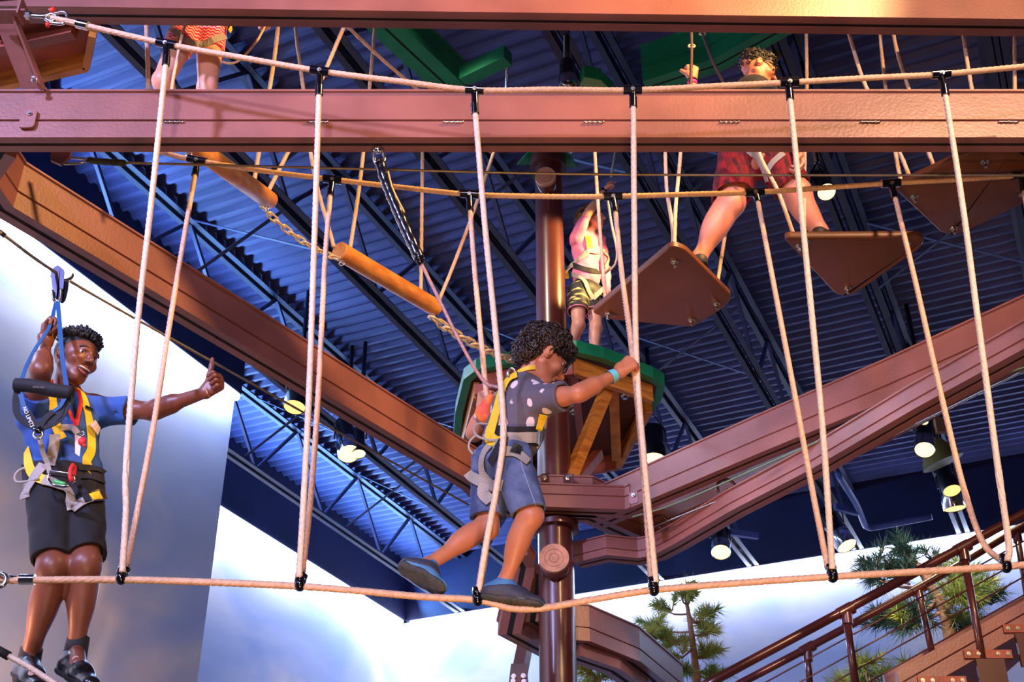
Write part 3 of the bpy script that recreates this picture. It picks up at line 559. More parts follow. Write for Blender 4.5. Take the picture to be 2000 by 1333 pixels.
for i, (pts, lab) in enumerate([([(1349, 40, 5.75), (1351, 90, 5.75), (1349, 170, 5.75), (1347, 230, 5.75)], 'dark rope gripped by the man\'s raised hand'), ([(1366, 40, 6.3), (1372, 66, 6.3), (1392, 120, 6.3), (1420, 175, 6.3)], 'dark rope slanting over the green beam beside the raised hand')]):
    t = thing('hanging_rope', lab, 'rope', P(*pts[0]), 'dark ropes by the man'); mk('rope', *rope([P(*q) for q in pts], .010, step=.02, n=12), mat('dark brown rope', (82, 52, 48), .7), t)
    mk('brass_ring', *tube([P(*pts[1]) + np.array([.02 * math.cos(q), .0, .012 * math.sin(q)]) for q in np.linspace(0, 6.28, 14, endpoint=False)], .006, 6, closed=True), M_CHAIN, t)

# ================================================================== spotlights
def spot(px, py, Y, d, r, L, lab, lit=True, ring=True, back=False, yoke=True):
    c0 = PZ(px, py, 7.55); k_ = c0[1] / Y; r, L = r * k_, L * k_; d = nrm(d); t = thing('spotlight', lab, 'spotlight', c0, 'ceiling spotlights')
    b = c0 - d * L
    pts = [b - d * .0, b + d * .03, b + d * L * .25, b + d * (L * .62), b + d * (L * .64)]
    mk('housing', *tube(pts, [r * .55, r * .8, r * .86, r * .86, r * .9], 28), M_HOUS, t, sharp=45)
    a0 = b + d * (L * .64); mk('rim', *tube([a0, a0 + d * .01, c0 - d * .008, c0], [r * .9, r, r, r * .97], 32, caps=False), M_CHROME if ring else M_HOUS, t, sharp=45)
    if not back:
        mk('lens', *ball(c0 - d * .012, (r * .93, r * .93, r * .07), 24, 12, np.column_stack([nrm(np.cross(d, [0, 1, .1])), np.cross(d, nrm(np.cross(d, [0, 1, .1]))), d])), M_LAMP if lit else M_LAMPD, t)
    s_ = nrm(np.cross(d, [0, 1, 0])) if abs(d[0]) < .9 else np.array([0, 1, 0]); top = c0 - d * L * .6 + np.array([0, 0, r * 2.6])
    if not yoke: mk('stem', *tube([b, np.array([b[0], b[1], CH + ZT - .02])], .03, 10), M_HOUS, t)
    if yoke:
        m_ = c0 - d * L * .55
        mk('yoke', *tube([m_ + s_ * r * 1.05, m_ + s_ * r * 1.05 + np.array([0, 0, r]), top, m_ - s_ * r * 1.05 + np.array([0, 0, r]), m_ - s_ * r * 1.05], .014, 8), M_HOUS, t)
        mk('clamp', *tube([top, np.array([top[0], top[1], CH + ZT - .02])], .03, 10), M_HOUS, t)
    return t
spot(575, 797, 12.5, (-.05, -.25, -1), .13, .5, 'black spotlight half hidden behind the orange left beam, dim lens', lit=False, ring=False)
spot(682, 888, 12.2, (.25, -.5, -1), .125, .6, 'large black spotlight with a chrome rim, lower left of centre')
spot(701, 888, 12.9, (.1, -.3, -1), .08, .42, 'small spotlight just right of the large chrome rimmed one', ring=False)
spot(1615, 376, 9.2, (.05, -.55, -1), .09, .42, 'spotlight glowing between the man\'s legs and the triangular board', ring=False)
spot(1408, 1080, 14.6, (-.15, -.6, -1), .12, .5, 'bright spotlight hanging low above the glowing wall, right of the pole')
spot(1655, 1068, 14.8, (.35, -.3, -1), .135, .62, 'spotlight with a lit rim hanging over the pine tree')
spot(1806, 880, 13.0, (-.3, -.45, -1), .118, .55, 'chrome rimmed spotlight right of the conduits, brightest of the right hand cluster')
spot(1803, 824, 13.4, (-.6, -.3, -1), .06, .3, 'tiny spotlight above the chrome rimmed one on the right', ring=False)
spot(1860, 960, 13.6, (.05, -.35, -1), .11, .55, 'dim yellow spotlight below the chrome rimmed one on the right', lit=False, ring=False)
spot(1866, 995, 14.0, (.1, .1, -1), .14, .5, 'lowest black spotlight of the right hand cluster, seen side on', lit=False)
spot(1110, 172, 8.2, (0, -.1, -1), .085, .36, 'black lamp housing standing up behind the wide beam left of centre rope', back=True, yoke=False)
spot(1276, 900, 13.2, (-.05, -.2, -1), .15, .5, 'black spotlight peeping over the right beam beside the platform', ring=False)
sh = thing('lamp_snoot', 'dull yellow cone lamp shade behind the chrome rimmed spotlight on the right', 'lamp shade', PZ(1838, 885, 7.7)); mk('shade', *tube([PZ(1820, 865, 8.0), PZ(1842, 905, 7.7)], [.14, .30], 28), mat('dull yellow shade', (120, 112, 50), .6), sh, sharp=40)
bx = thing('junction_box', 'pale timber block on the joist above the right hand spotlights', 'box', PZ(1838, 832, 8.0)); mk('box', *box(PZ(1838, 832, 8.1), .16, .08, .22), mat('pale box', (190, 150, 110), .6), bx, smooth=False)
dp = thing('duct_pipe', 'blue painted pipe with elbow under the roof right of the glowing wall', 'pipe', PZ(1670, 990, 8)); mk('pipe', *tube(catmull([PZ(1636, 925, 8), PZ(1672, 985, 8), PZ(1690, 1028, 8), PZ(1700, 1032, 8), PZ(1820, 1010, 8)], .15), .05, 12), mat('blue pipe', (80, 96, 160), .5), dp)
for i, (x0, y0, x1, y1) in enumerate(((1425, 1040, 1480, 1048), (1630, 990, 1675, 1002))):
    mk('lamp_rail', *bar(PZ(x0, y0, 8.0), PZ(x1, y1, 8.0), .07, .1), mat('blue pipe', (80, 96, 160), .5), smooth=False, label='short pale blue rail beside the %s' % ('bright spotlight above the glowing wall' if i == 0 else 'elbowed blue pipe'), cat='rail')
# ================================================================== staircase
st = thing('staircase', 'brown steel stair with open plank treads climbing to the right', 'staircase', P(1900, 1333, 9.2))
Y1, Y2 = 8.8, 9.7
def sp(x, y, Y): return P(x, y, Y)
for Y, dx, lab in ((Y1, 0, 'near'), (Y2, -25, 'far')):
    a, b = sp(1760 + dx, 1372, Y), sp(2120 + dx, 1170, Y); mk('stringer', *prism([a, b, b + np.array([0, 0, .22]), a + np.array([0, 0, .22])], (0, .05, 0)), M_BEAM, st, smooth=False)
tr = [(1795, 1338), (1885, 1286), (1962, 1236), (2040, 1188)]
for x, y in tr:
    a = sp(x, y, Y1 - .02); b = sp(x, y, Y1 - .02) + np.array([.34, 0, 0]); mk('tread', *prism([a, b, b + np.array([0, 0, .06]), a + np.array([0, 0, .06])], (0, Y2 - Y1 + .06, 0)), M_WOODR, st, smooth=False)
    tb = mk('tread_bracket', *box(a + np.array([.17, 0, -.13]), .2, .03, .24), M_POLE, st, smooth=False)
    for dx in (.03, .1, .24, .31): bolt(st, a + np.array([dx, -.002, .03]), (0, -1, 0), .012, .01)
def railing(pts, Y, posts, lab, r, cab, plen):
    t = thing('handrail', lab, 'railing', P(*pts[len(pts) // 2], Y)); q = [P(x, y, Y) for x, y in pts]
    mk('rail', *tube(catmull(q, .3), r, 20), M_POLE, t)
    d = q[-1] - q[0]; bs = []
    for x, y, x2, y2 in posts:
        a, b = P(x, y, Y), P(x2, y2, Y); mk('post', *tube([a, b], r * .85, 16), M_POLE, t); mb = MB(); mb.add(*tube([a + nrm(d) * -.06, a + nrm(d) * .06], r * 1.35, 18)); mb.add(*tube([a, a + nrm(b - a) * .1], r * 1.25, 18)); mb.build('rail_fitting', M_POLE, t, sharp=50)
    for k_ in range(cab):
        off = np.array([0, 0, -.2 - .125 * k_]); mk('wire', *tube([q[0] + off, q[-1] + off], .006, 6), M_POLE, t)
    return t
railing([(1340, 1360), (1400, 1327), (1652, 1192), (1880, 1069), (2060, 971)], Y1, [(1652, 1194, 1672, 1345), (1880, 1071, 1927, 1335)], 'upper brown tubular handrail with posts and wires, nearer side of the stair', .034, 7, 1)
railing([(1400, 1361), (1451, 1333), (1577, 1267), (1793, 1150), (1886, 1096), (1985, 1036), (2060, 994)], Y2, [(1577, 1268, 1582, 1345), (1793, 1152, 1826, 1300), (1985, 1038, 2012, 1200)], 'lower brown tubular handrail of the stair, further side', .031, 0, 1)
# ================================================================== pine trees
rnd = random.Random(5)
M_NEED = mat('pine needles yellow green', (176, 184, 84), .6, c2=(104, 136, 66), vs=3)
M_NEED2 = mat('pine needles dark green', (52, 92, 78), .6, c2=(38, 66, 52), vs=3)
M_BARK = mat('orange pine bark', (150, 112, 96), .8, var=.3, vs=8, bump=.5, bs=30)
def needles(mb, c, d, L, n):
    d = nrm(d)
    for _ in range(n):
        q = np.array([rnd.gauss(0, 1) for _ in range(3)]); q = nrm(nrm(q) * .75 + d * .75); b = c - d * rnd.uniform(0, L * .9); e = b + q * L * rnd.uniform(.7, 1.15); s_ = nrm(np.cross(q, [rnd.random(), rnd.random(), rnd.random()])) * .0055
        mb.add([b - s_, b + s_, e], [(0, 1, 2)])
def pine(trunk, boughs, Y, lab, L, m, m2=None, nn=42, tr=.06):
    T = [P(x, y, Y) for x, y in trunk]; t = thing('pine_tree', lab, 'tree', T[0], 'artificial pine trees')
    c = catmull(T, .2); mk('trunk', *tube(c, np.linspace(tr, tr * .25, len(c)), 12), M_BARK, t)
    f1, f2, bb = MB(), MB(), MB(); f1.add([[0, 0, 0]] * 0 or [T[-1], T[-1] + .001, T[-1] - .001], [(0, 1, 2)]); f2.add([T[-1], T[-1] + .001, T[-1] - .001], [(0, 1, 2)])
    for (x0, y0, x1, y1, k) in boughs:
        a, b = P(x0, y0, Y), P(x1, y1, Y + rnd.uniform(-.35, .35)); br_ = catmull([a, (a + b) / 2 + np.array([0, 0, -.04]), b], .1); bb.add(*tube(br_, np.linspace(tr * .2, .008, len(br_)), 7))
        for j in range(k):
            s_ = rnd.uniform(.3, 1); p = a + (b - a) * s_; d = nrm((b - a) * .5 + np.array([rnd.uniform(-1, 1), rnd.uniform(-1, 1), rnd.uniform(-.3, .8)]) * np.linalg.norm(b - a)); e = p + d * L * rnd.uniform(.4, 1.4)
            bb.add(*tube([p, e], [.01, .005], 5)); needles(f1 if not m2 or k % 2 else f2, e, d, L, nn)
        needles(f1 if not m2 or k % 2 else f2, b, b - a, L, nn)
    bb.build('bough', M_BARK, t); f1.build('needles', m, t, smooth=False)
    if m2: f2.build('needles', m2, t, smooth=False, label='dark needles')
pine([(1366, 1400), (1358, 1300), (1348, 1220), (1338, 1160)], [(1350, 1235, 1275, 1222, 5), (1352, 1240, 1300, 1262, 5), (1345, 1200, 1290, 1188, 4), (1345, 1215, 1385, 1200, 5), (1350, 1240, 1395, 1232, 5), (1355, 1265, 1310, 1290, 6), (1360, 1285, 1385, 1275, 6), (1358, 1300, 1330, 1312, 5), (1362, 1320, 1400, 1318, 5), (1338, 1180, 1330, 1160, 3), (1340, 1185, 1350, 1160, 3), (1352, 1250, 1272, 1242, 4), (1360, 1310, 1300, 1300, 5)], 13.2, 'yellow green pine standing right of the pole above the descending beam', .16, M_NEED, nn=70)
pine([(1180, 1420), (1172, 1350), (1168, 1310)], [(1170, 1330, 1150, 1312, 5), (1170, 1325, 1195, 1318, 5), (1172, 1340, 1142, 1335, 5), (1168, 1315, 1165, 1296, 4)], 13.4, 'small pine crown showing below the rail beam beside the pole', .2, M_NEED)
pine([(1852, 1420), (1862, 1300), (1850, 1210), (1820, 1150), (1788, 1100)], [(1825, 1160, 1740, 1200, 7), (1840, 1195, 1770, 1215, 7), (1820, 1150, 1700, 1130, 8), (1800, 1120, 1690, 1110, 6), (1805, 1125, 1760, 1072, 6), (1815, 1130, 1830, 1080, 4), (1835, 1170, 1885, 1120, 9), (1840, 1180, 1910, 1150, 9), (1845, 1200, 1900, 1220, 7), (1850, 1210, 1950, 1160, 6), (1855, 1240, 1920, 1260, 6), (1790, 1105, 1680, 1100, 4), (1790, 1100, 1765, 1060, 4), (1830, 1170, 1760, 1235, 6), (1835, 1180, 1720, 1222, 6), (1840, 1200, 1870, 1160, 7)], 12.6, 'large dark and yellow green pine behind the stair railing', .2, M_NEED, M_NEED2, nn=60, tr=.12)
pine([(1705, 1440), (1700, 1340), (1690, 1310)], [(1700, 1335, 1665, 1322, 6), (1700, 1330, 1740, 1328, 6), (1695, 1320, 1690, 1290, 5), (1700, 1345, 1640, 1345, 6)], 12.9, 'yellow green pine top low behind the handrails, left of the big pine', .2, M_NEED)
pine([(1815, 1440), (1812, 1340), (1806, 1310)], [(1808, 1325, 1780, 1318, 5), (1810, 1322, 1825, 1300, 5), (1810, 1330, 1790, 1335, 5)], 12.9, 'yellow green pine top touching the stair treads', .18, M_NEED)
# ================================================================== distance-field modelling of bodies and clothes
def rotm(x, y, z): return np.column_stack([x, y, z])
class Field:
    def __init__(s): s.p = []; s.noise = None; s.planes = []
    def _add(s, tag_, fn, lo, hi, k, op): s.p.append((tag_, fn, np.asarray(lo, float), np.asarray(hi, float), k, op)); return s
    def cap(s, tag_, a, b, ra, rb, k=.02, flat=None, op='u'):
        a, b = np.asarray(a, float), np.asarray(b, float); d = b - a; L2 = float(d @ d) + 1e-12
        def fn(X, Y, Z, e=0):
            qx, qy, qz = X - a[0], Y - a[1], Z - a[2]; t = np.clip((qx * d[0] + qy * d[1] + qz * d[2]) / L2, 0, 1)
            qx, qy, qz = qx - t * d[0], qy - t * d[1], qz - t * d[2]
            if flat is not None:
                n, f = flat; w_ = (qx * n[0] + qy * n[1] + qz * n[2]) * (1 / f - 1); qx, qy, qz = qx + w_ * n[0], qy + w_ * n[1], qz + w_ * n[2]
            return np.sqrt(qx * qx + qy * qy + qz * qz) - (ra + (rb - ra) * t) - e
        R = max(ra, rb) * 1.1; return s._add(tag_, fn, np.minimum(a, b) - R, np.maximum(a, b) + R, k, op)
    def ell(s, tag_, c, r, ax=None, k=.02, op='u'):
        c = np.asarray(c, float); r = np.asarray(r, float); A = np.eye(3) if ax is None else np.asarray(ax, float)
        def fn(X, Y, Z, e=0):
            q = [X - c[0], Y - c[1], Z - c[2]]; k0 = 0; k1 = 0
            for i in range(3):
                l = q[0] * A[0, i] + q[1] * A[1, i] + q[2] * A[2, i]; k0 = k0 + (l / (r[i] + e)) ** 2; k1 = k1 + (l / (r[i] + e) ** 2) ** 2
            k0 = np.sqrt(k0); return k0 * (k0 - 1) / (np.sqrt(k1) + 1e-9)
        R = float(max(r)) * 1.05; return s._add(tag_, fn, c - R, c + R, k, op)
    def sleeve(s, tag_, a, b, ra, rb, k=.02, th=.014, hollow=.45, flat=None, cutn=None):   # open ended cloth tube
        a, b = np.asarray(a, float), np.asarray(b, float); d = b - a; L = float(np.linalg.norm(d)); d = d / L; cn = d if cutn is None else nrm(cutn)
        def fn(X, Y, Z, e=0):
            qx, qy, qz = X - a[0], Y - a[1], Z - a[2]; t = qx * d[0] + qy * d[1] + qz * d[2]; ct = (X - b[0]) * cn[0] + (Y - b[1]) * cn[1] + (Z - b[2]) * cn[2]
            px_, py_, pz_ = qx - t * d[0], qy - t * d[1], qz - t * d[2]
            if flat is not None:
                n, f = flat; w_ = (px_ * n[0] + py_ * n[1] + pz_ * n[2]) * (1 / f - 1); px_, py_, pz_ = px_ + w_ * n[0], py_ + w_ * n[1], pz_ + w_ * n[2]
            r = ra + (rb - ra) * np.clip(t / L, 0, 1); rad = np.sqrt(px_ ** 2 + py_ ** 2 + pz_ ** 2); o = np.maximum(np.maximum(rad - r, -t - ra * .5), ct)
            return np.maximum(o, np.minimum(-(rad - (r - th)), t - L * (1 - hollow)) * 1.0 if False else np.minimum(-(rad - (r - th)), (ct + L * hollow)))
        R = max(ra, rb) * 1.2; return s._add(tag_, fn, np.minimum(a, b) - R, np.maximum(a, b) + R, k, 'u')
    def sub(s, tags, e, k=None):
        o = Field()
        for t, fn, lo, hi, kk, op in s.p:
            if t in tags and op == 'u': o._add(t, (lambda X, Y, Z, fn=fn, e=e: fn(X, Y, Z, e)), lo - e, hi + e, k or kk, op)
        return o
    def cut(s, p, n): s.planes.append((np.asarray(p, float), nrm(n))); return s     # keep the side opposite to n
    def _post(s, F, X, Y, Z):
        if s.noise:
            amp, fr, seed = s.noise
            F = F + amp * (np.sin(X * fr + 2 * np.sin(Z * fr * .7 + seed) + seed) * np.sin(Z * fr * .9 + 1.7 * np.sin(Y * fr * .8 + X * fr * .5 + seed)) + .5 * np.sin((X + Y) * fr * 1.9 + 1.5 * np.sin(Z * fr * 1.3)))
        for p, n in s.planes: F = np.maximum(F, (X - p[0]) * n[0] + (Y - p[1]) * n[1] + (Z - p[2]) * n[2])
        return F
    @staticmethod
    def _mix(A, d, k, op):
        if op == 'u': h = np.maximum(k - np.abs(A - d), 0) / k; return np.minimum(A, d) - h * h * k * .25
        d = -d; h = np.maximum(k - np.abs(A - d), 0) / k; return np.maximum(A, d) + h * h * k * .25
    def eval(s, pts):
        X, Y, Z = pts[:, 0], pts[:, 1], pts[:, 2]; F = np.full(len(pts), 1.0)
        for t, fn, lo, hi, k, op in s.p: F = s._mix(F, fn(X, Y, Z), k, op)
        return s._post(F, X, Y, Z)
    def grid(s, h, lo=None, hi=None):
        us_ = [p for p in s.p if p[5] == 'u']
        if lo is None: lo = np.min([p[2] for p in us_], axis=0) - 3 * h; hi = np.max([p[3] for p in us_], axis=0) + 3 * h
        n = np.ceil((hi - lo) / h).astype(int) + 1; ax = [(lo[i] + h * np.arange(n[i])).astype(np.float32) for i in range(3)]
        F = np.full(n, .05, np.float32)
        for t, fn, l, u_, k, op in s.p:
            i0 = np.clip(np.floor((l - k - 2 * h - lo) / h).astype(int), 0, n); i1 = np.clip(np.ceil((u_ + k + 2 * h - lo) / h).astype(int) + 1, 0, n)
            if np.any(i1 <= i0): continue
            sl = tuple(slice(a, b) for a, b in zip(i0, i1)); X, Y, Z = ax[0][sl[0]][:, None, None], ax[1][sl[1]][None, :, None], ax[2][sl[2]][None, None, :]
            F[sl] = s._mix(F[sl], fn(X, Y, Z), k, op)
        F = s._post(F, ax[0][:, None, None], ax[1][None, :, None], ax[2][None, None, :]); return F, lo
    def nets(s, h, lo=None, hi=None):
        F, lo = s.grid(h, lo, hi); S = F < 0
        c = np.zeros(np.array(F.shape) - 1, np.int8)
        offs = [(i, j, k) for i in (0, 1) for j in (0, 1) for k in (0, 1)]
        for i, j, k in offs: c += S[i:i + c.shape[0], j:j + c.shape[1], k:k + c.shape[2]]
        cell = np.argwhere((c > 0) & (c < 8)); N = len(cell); idx = -np.ones(c.shape, np.int32); idx[tuple(cell.T)] = np.arange(N)
        val = np.stack([F[cell[:, 0] + i, cell[:, 1] + j, cell[:, 2] + k] for i, j, k in offs], 1); acc = np.zeros((N, 3)); cnt = np.zeros(N)
        oa = np.array(offs)
        for a in range(8):
            for b in range(a + 1, 8):
                if np.abs(oa[a] - oa[b]).sum() != 1: continue
                m = (val[:, a] < 0) != (val[:, b] < 0); t = val[m, a] / (val[m, a] - val[m, b]); acc[m] += oa[a] + (oa[b] - oa[a]) * t[:, None]; cnt[m] += 1
        V_ = lo + h * (cell + acc / cnt[:, None]); faces = []
        for ax_ in range(3):
            o1, o2 = (ax_ + 1) % 3, (ax_ + 2) % 3; A = np.swapaxes
            sl0 = [slice(1, -1)] * 3; sl1 = [slice(1, -1)] * 3; sl0[ax_] = slice(0, -1); sl1[ax_] = slice(1, None)
            a_, b_ = S[tuple(sl0)], S[tuple(sl1)]; e = np.argwhere(a_ != b_)
            if not len(e): continue
            ins = a_[tuple(e.T)]; base = e.copy()
            for q in (o1, o2): base[:, q] += 1
            def g(d1, d2): q = base.copy(); q[:, o1] -= d1; q[:, o2] -= d2; return idx[tuple(q.T)]
            Q = np.stack([g(1, 1), g(0, 1), g(0, 0), g(1, 0)], 1); Q[~ins] = Q[~ins][:, ::-1]; faces.append(Q)
        return V_, np.concatenate(faces)
    def build(s, name, m, parent, h=.004, fine=(), **k):
        v, f = s.nets(h)
        if fine:
            cen = v[f].mean(1); keep = np.ones(len(f), bool)
            for c0, r, hf in fine: keep &= np.linalg.norm(cen - c0, axis=1) > r - 1.0 * h
            f = f[keep]; vs_, fs_ = [v], [f]; n = len(v)
            for c0, r, hf in fine:
                v2, f2 = s.nets(hf, np.asarray(c0) - r - .01, np.asarray(c0) + r + .01); cen = v2[f2].mean(1); f2 = f2[np.linalg.norm(cen - c0, axis=1) < r]
                vs_.append(v2); fs_.append(f2 + n); n += len(v2)
            v, f = np.concatenate(vs_), np.concatenate(fs_)
        used = np.unique(f); mp = -np.ones(len(v), int); mp[used] = np.arange(len(used))
        return mk(name, v[used], mp[f], m, parent, **k)
    def grad(s, pts, e=.002):
        g = np.stack([s.eval(pts + d) - s.eval(pts - d) for d in np.eye(3) * e], 1); return g / (np.linalg.norm(g, axis=1)[:, None] + 1e-9)
def trace(fields, xy, Yc, span=.7):
    C = np.array([0, 0, CH]); D = np.array([ray(x, y) for x, y in xy]); t = np.full(len(xy), (Yc - span)); t1 = Yc + span; D = D / D[:, 1:2]
    sl = np.linalg.norm(D, axis=1)
    for _ in range(90):
        p = C + D * t[:, None]; d = np.min([f.eval(p) for f in fields], axis=0); t = t + np.clip(d, -.02, .05) * .8 / sl
    p = C + D * t[:, None]; d = np.min([f.eval(p) for f in fields], axis=0); return t, np.abs(d) < .004, D
def strap(name, px, fields, Yc, width, m, parent, off=.004, th=.003, step=6, **k):
    q = catmull([(x, y, 0) for x, y in px], step)[:, :2]; t, ok, D = trace(fields, q, Yc)
    if ok.sum() < 2: t[:] = Yc; ok[:] = True
    i = np.arange(len(t)); t = np.interp(i, i[ok], t[ok])
    if len(t) > 4:
        for _ in range(3): t[1:-1] = np.minimum(t[1:-1], (t[:-2] + t[2:]) / 2) * .6 + t[1:-1] * .4
    p = np.array([0, 0, CH]) + D * t[:, None]; n = sum(0 for _ in ()) if False else None
    F_ = fields[0]; g = np.zeros_like(p)
    dd = np.stack([f.eval(p) for f in fields]); w_ = np.argmin(dd, 0)
    for fi, f in enumerate(fields):
        mm = w_ == fi
        if mm.any(): g[mm] = f.grad(p[mm])
    cam_n = -D / np.linalg.norm(D, axis=1)[:, None]; flip = (g * cam_n).sum(1) < 0.15; g[flip] = cam_n[flip]
    for _ in range(3): g[1:-1] = (g[:-2] + g[1:-1] * 2 + g[2:]) / 4
    g /= np.linalg.norm(g, axis=1)[:, None]
    return mk(name, *ribbon(p + g * off, g, width, th), m, parent, smooth=False, **k)

def hand(B, tag_, wr, d, pn, th, S=1.0, curl=(60, 80, 55), spread=.0, thumb=None, tl=(.042, .034, .028), lens=None):
    d, pn = nrm(d), None if pn is None else np.asarray(pn, float); pn = nrm(pn - d * np.dot(pn, d)); sd = nrm(np.cross(d, pn)); sd = sd if np.dot(sd, th) > 0 else -sd
    wr = np.asarray(wr, float); tips = []
    offs = (.031, .0105, -.0105, -.030); kl = (.092, .096, .092, .084); fl = (.98, 1.08, 1.0, .78)
    for i in range(4):
        kn = wr + d * kl[i] * S + sd * offs[i] * S
        B.cap(tag_, wr + sd * offs[i] * .55 * S + d * .012 * S, kn, .0165 * S, .0125 * S, .018 * S)
        dd = nrm(d + sd * spread * (1.5 - i)); p = kn; c = curl[i] if isinstance(curl[0], (list, tuple)) else curl; cum = 0
        for L, r0, r1, cu in zip((.044, .027, .022), (.0102, .0092, .0084), (.0094, .0086, .0074), c):
            cum += math.radians(cu); q = p + (dd * math.cos(cum) + pn * math.sin(cum)) * L * fl[i] * S; B.cap(tag_, p, q, r0 * S, r1 * S, .003 * S); p = q
        tips.append(p)
    p = wr + d * .028 * S + sd * .024 * S; B.cap(tag_, wr + d * .012 * S, p, .017 * S, .0165 * S, .02 * S)
    ds = thumb if thumb is not None else [sd * .8 + d * .7 + pn * .3, d * .8 + pn * .7 + sd * .2, d * .5 + pn * .9 - sd * .5]
    for L, v_, r0, r1 in zip(tl, ds, (.0155, .0115, .0105), (.0118, .0108, .0085)):
        q = p + nrm(v_) * L * S; B.cap(tag_, p, q, r0 * S, r1 * S, .008 * S); p = q
    return tips, p
def head(B, c, f, u, H, ears=True, smile=False, jaw=1.0):
    f = nrm(f); u = nrm(u - f * np.dot(u, f)); r = np.cross(f, u); A = rotm(r, f, u); L = lambda x, y, z: c + (r * x + f * y + u * z) * H
    E_ = lambda x, y, z, a, b, d_, k=.06, op='u', tg='head': B.ell(tg, L(x, y, z), np.array([a, b, d_]) * H, A, k * H, op)
    E_(0, -.07, .14, .335, .42, .36); E_(0, .06, .0, .30, .34, .36, .1); E_(0, .10, -.22, .235 * jaw, .25, .25, .1); B.cap('head', L(-.05, .25, -.40), L(.05, .25, -.40), .085 * H, .085 * H, .08 * H)
    B.cap('head', L(-.24, -.02, -.22), L(-.06, .22, -.40), .07 * H, .07 * H, .1 * H); B.cap('head', L(.24, -.02, -.22), L(.06, .22, -.40), .07 * H, .07 * H, .1 * H)
    B.cap('head', L(-.13, .345, .10), L(.13, .345, .10), .04 * H, .04 * H, .06 * H)                 # brow
    for s_ in (-1, 1):
        E_(s_ * .15, .40, .03, .07, .075, .032, .03, 'd'); E_(s_ * .18, .25, -.12 + (.02 if smile else 0), .10, .1, .085, .08)
        if ears:
            E_(s_ * .335, -.03, -.03, .035, .085, .125, .03); E_(s_ * .375, -.03, -.02, .03, .07, .105, .02); E_(s_ * .385, .0, -.02, .02, .04, .06, .02, 'd')
        E_(s_ * .055, .425, -.125, .035, .04, .03, .03)
    B.cap('head', L(0, .37, .05), L(0, .475, -.10), .03 * H, .048 * H, .05 * H)                      # nose
    if smile: E_(0, .36, -.27, .14, .07, .065, .03, 'd')
    else: E_(0, .385, -.262, .10, .04, .006, .012, 'd')
    B.cap('head', L(-.085, .355, -.235), L(.085, .355, -.235), .022 * H, .022 * H, .03 * H) if not smile else None
    B.cap('head', L(-.07, .35, -.295), L(.07, .35, -.295), .026 * H, .026 * H, .03 * H) if not smile else None
    return L, A
M_EYE = mat('eye white', (225, 220, 215), .2, coat=.5); M_IRIS = mat('dark iris', (30, 18, 12), .15, coat=.6); M_TEETH = mat('teeth', (238, 230, 218), .25)
M_BROW = mat('black hair', (20, 14, 14), .55); M_MOUTH = mat('mouth inside', (70, 18, 20), .6)
def face(par, L, A, H, m_lip, smile=False, brow=M_BROW, eyes=True):
    for s_ in (-1, 1):
        if eyes:
            e = mk('eye', *ball(L(s_ * .15, .292, .03), .062 * H, 16, 12), M_EYE, par); mk('iris', *ball(L(s_ * .15 + .012, .336, .028), .028 * H, 12, 8), M_IRIS, e)
        mk('eyebrow', *tube(catmull([L(s_ * .07, .375, .115), L(s_ * .15, .37, .145), L(s_ * .235, .30, .115)], .006), [.010 * H] + [.017 * H] * (len(catmull([L(s_ * .07, .375, .115), L(s_ * .15, .37, .145), L(s_ * .235, .30, .115)], .006)) - 2) + [.006 * H], 8), brow, par)
    if smile:
        F = Field(); F.ell('m', L(0, .335, -.275), np.array([.135, .06, .065]) * H, A, .01); F.build('mouth', M_MOUTH, par, h=.0025)
        T = Field(); T.ell('m', L(0, .335, -.25), np.array([.125, .077, .03]) * H, A, .01); t_ = T.build('teeth', M_TEETH, par, h=.0022)
        up_ = catmull([L(-.145, .27, -.215), L(-.08, .37, -.225), L(0, .405, -.228), L(.08, .37, -.225), L(.145, .27, -.215)], .006); lo_ = catmull([L(-.145, .27, -.215), L(-.09, .36, -.315), L(0, .40, -.355), L(.09, .36, -.315), L(.145, .27, -.215)], .006)
        for q, r_ in ((up_, .022), (lo_, .028)):
            w_ = np.sin(np.linspace(.15, math.pi - .15, len(q))) * r_ * H; mk('lip', *tube(q, w_, 10), m_lip, par)
    else:
        for z, r_ in ((-.235, .02), (-.29, .026)):
            q = catmull([L(-.10, .33, -.26), L(-.04, .372, z), L(.04, .372, z), L(.10, .33, -.26)], .005); mk('lip', *tube(q, np.sin(np.linspace(.1, math.pi - .1, len(q))) * r_ * H, 8), m_lip, par)
def torso(B, pel, neck, shL, shR, s=1.0, wv=1.0):
    up = nrm(neck - pel); Rv = nrm(shR - shL); Rv = nrm(Rv - up * np.dot(Rv, up)); fw = np.cross(up, Rv); A = rotm(Rv, fw, up); l = lambda t: pel + (neck - pel) * t
    B.ell('torso', l(.68) + fw * .005 * s, np.array([.155 * wv, .108, .2]) * s, A, .06 * s); B.ell('torso', l(.38), np.array([.135 * wv, .098, .17]) * s, A, .06 * s); B.ell('pelvis', l(.04), np.array([.158 * wv, .112, .13]) * s, A, .06 * s)
    B.ell('torso', l(.72) - fw * .03 * s, np.array([.15 * wv, .085, .15]) * s, A, .05 * s)
    B.cap('shoulder', shL + (shR - shL) * .06, shL + (shR - shL) * .94, .056 * s, .056 * s, .06 * s); B.cap('shoulder', l(.98), l(.86), .055 * s, .08 * s, .06 * s)
    return up, Rv, fw, A, l
def arm(B, sh, el, wr, s=1.0, tg='arm'):
    B.cap(tg, sh, el, .050 * s, .039 * s, .03 * s); B.ell(tg, sh + (el - sh) * .45, np.array([.046, .046, .09]) * s, basis(el - sh), .03 * s); B.cap(tg, el, wr, .039 * s, .026 * s, .02 * s, ); B.cap(tg, el + (wr - el) * .12, el + (wr - el) * .38, .041 * s, .038 * s, .03 * s)
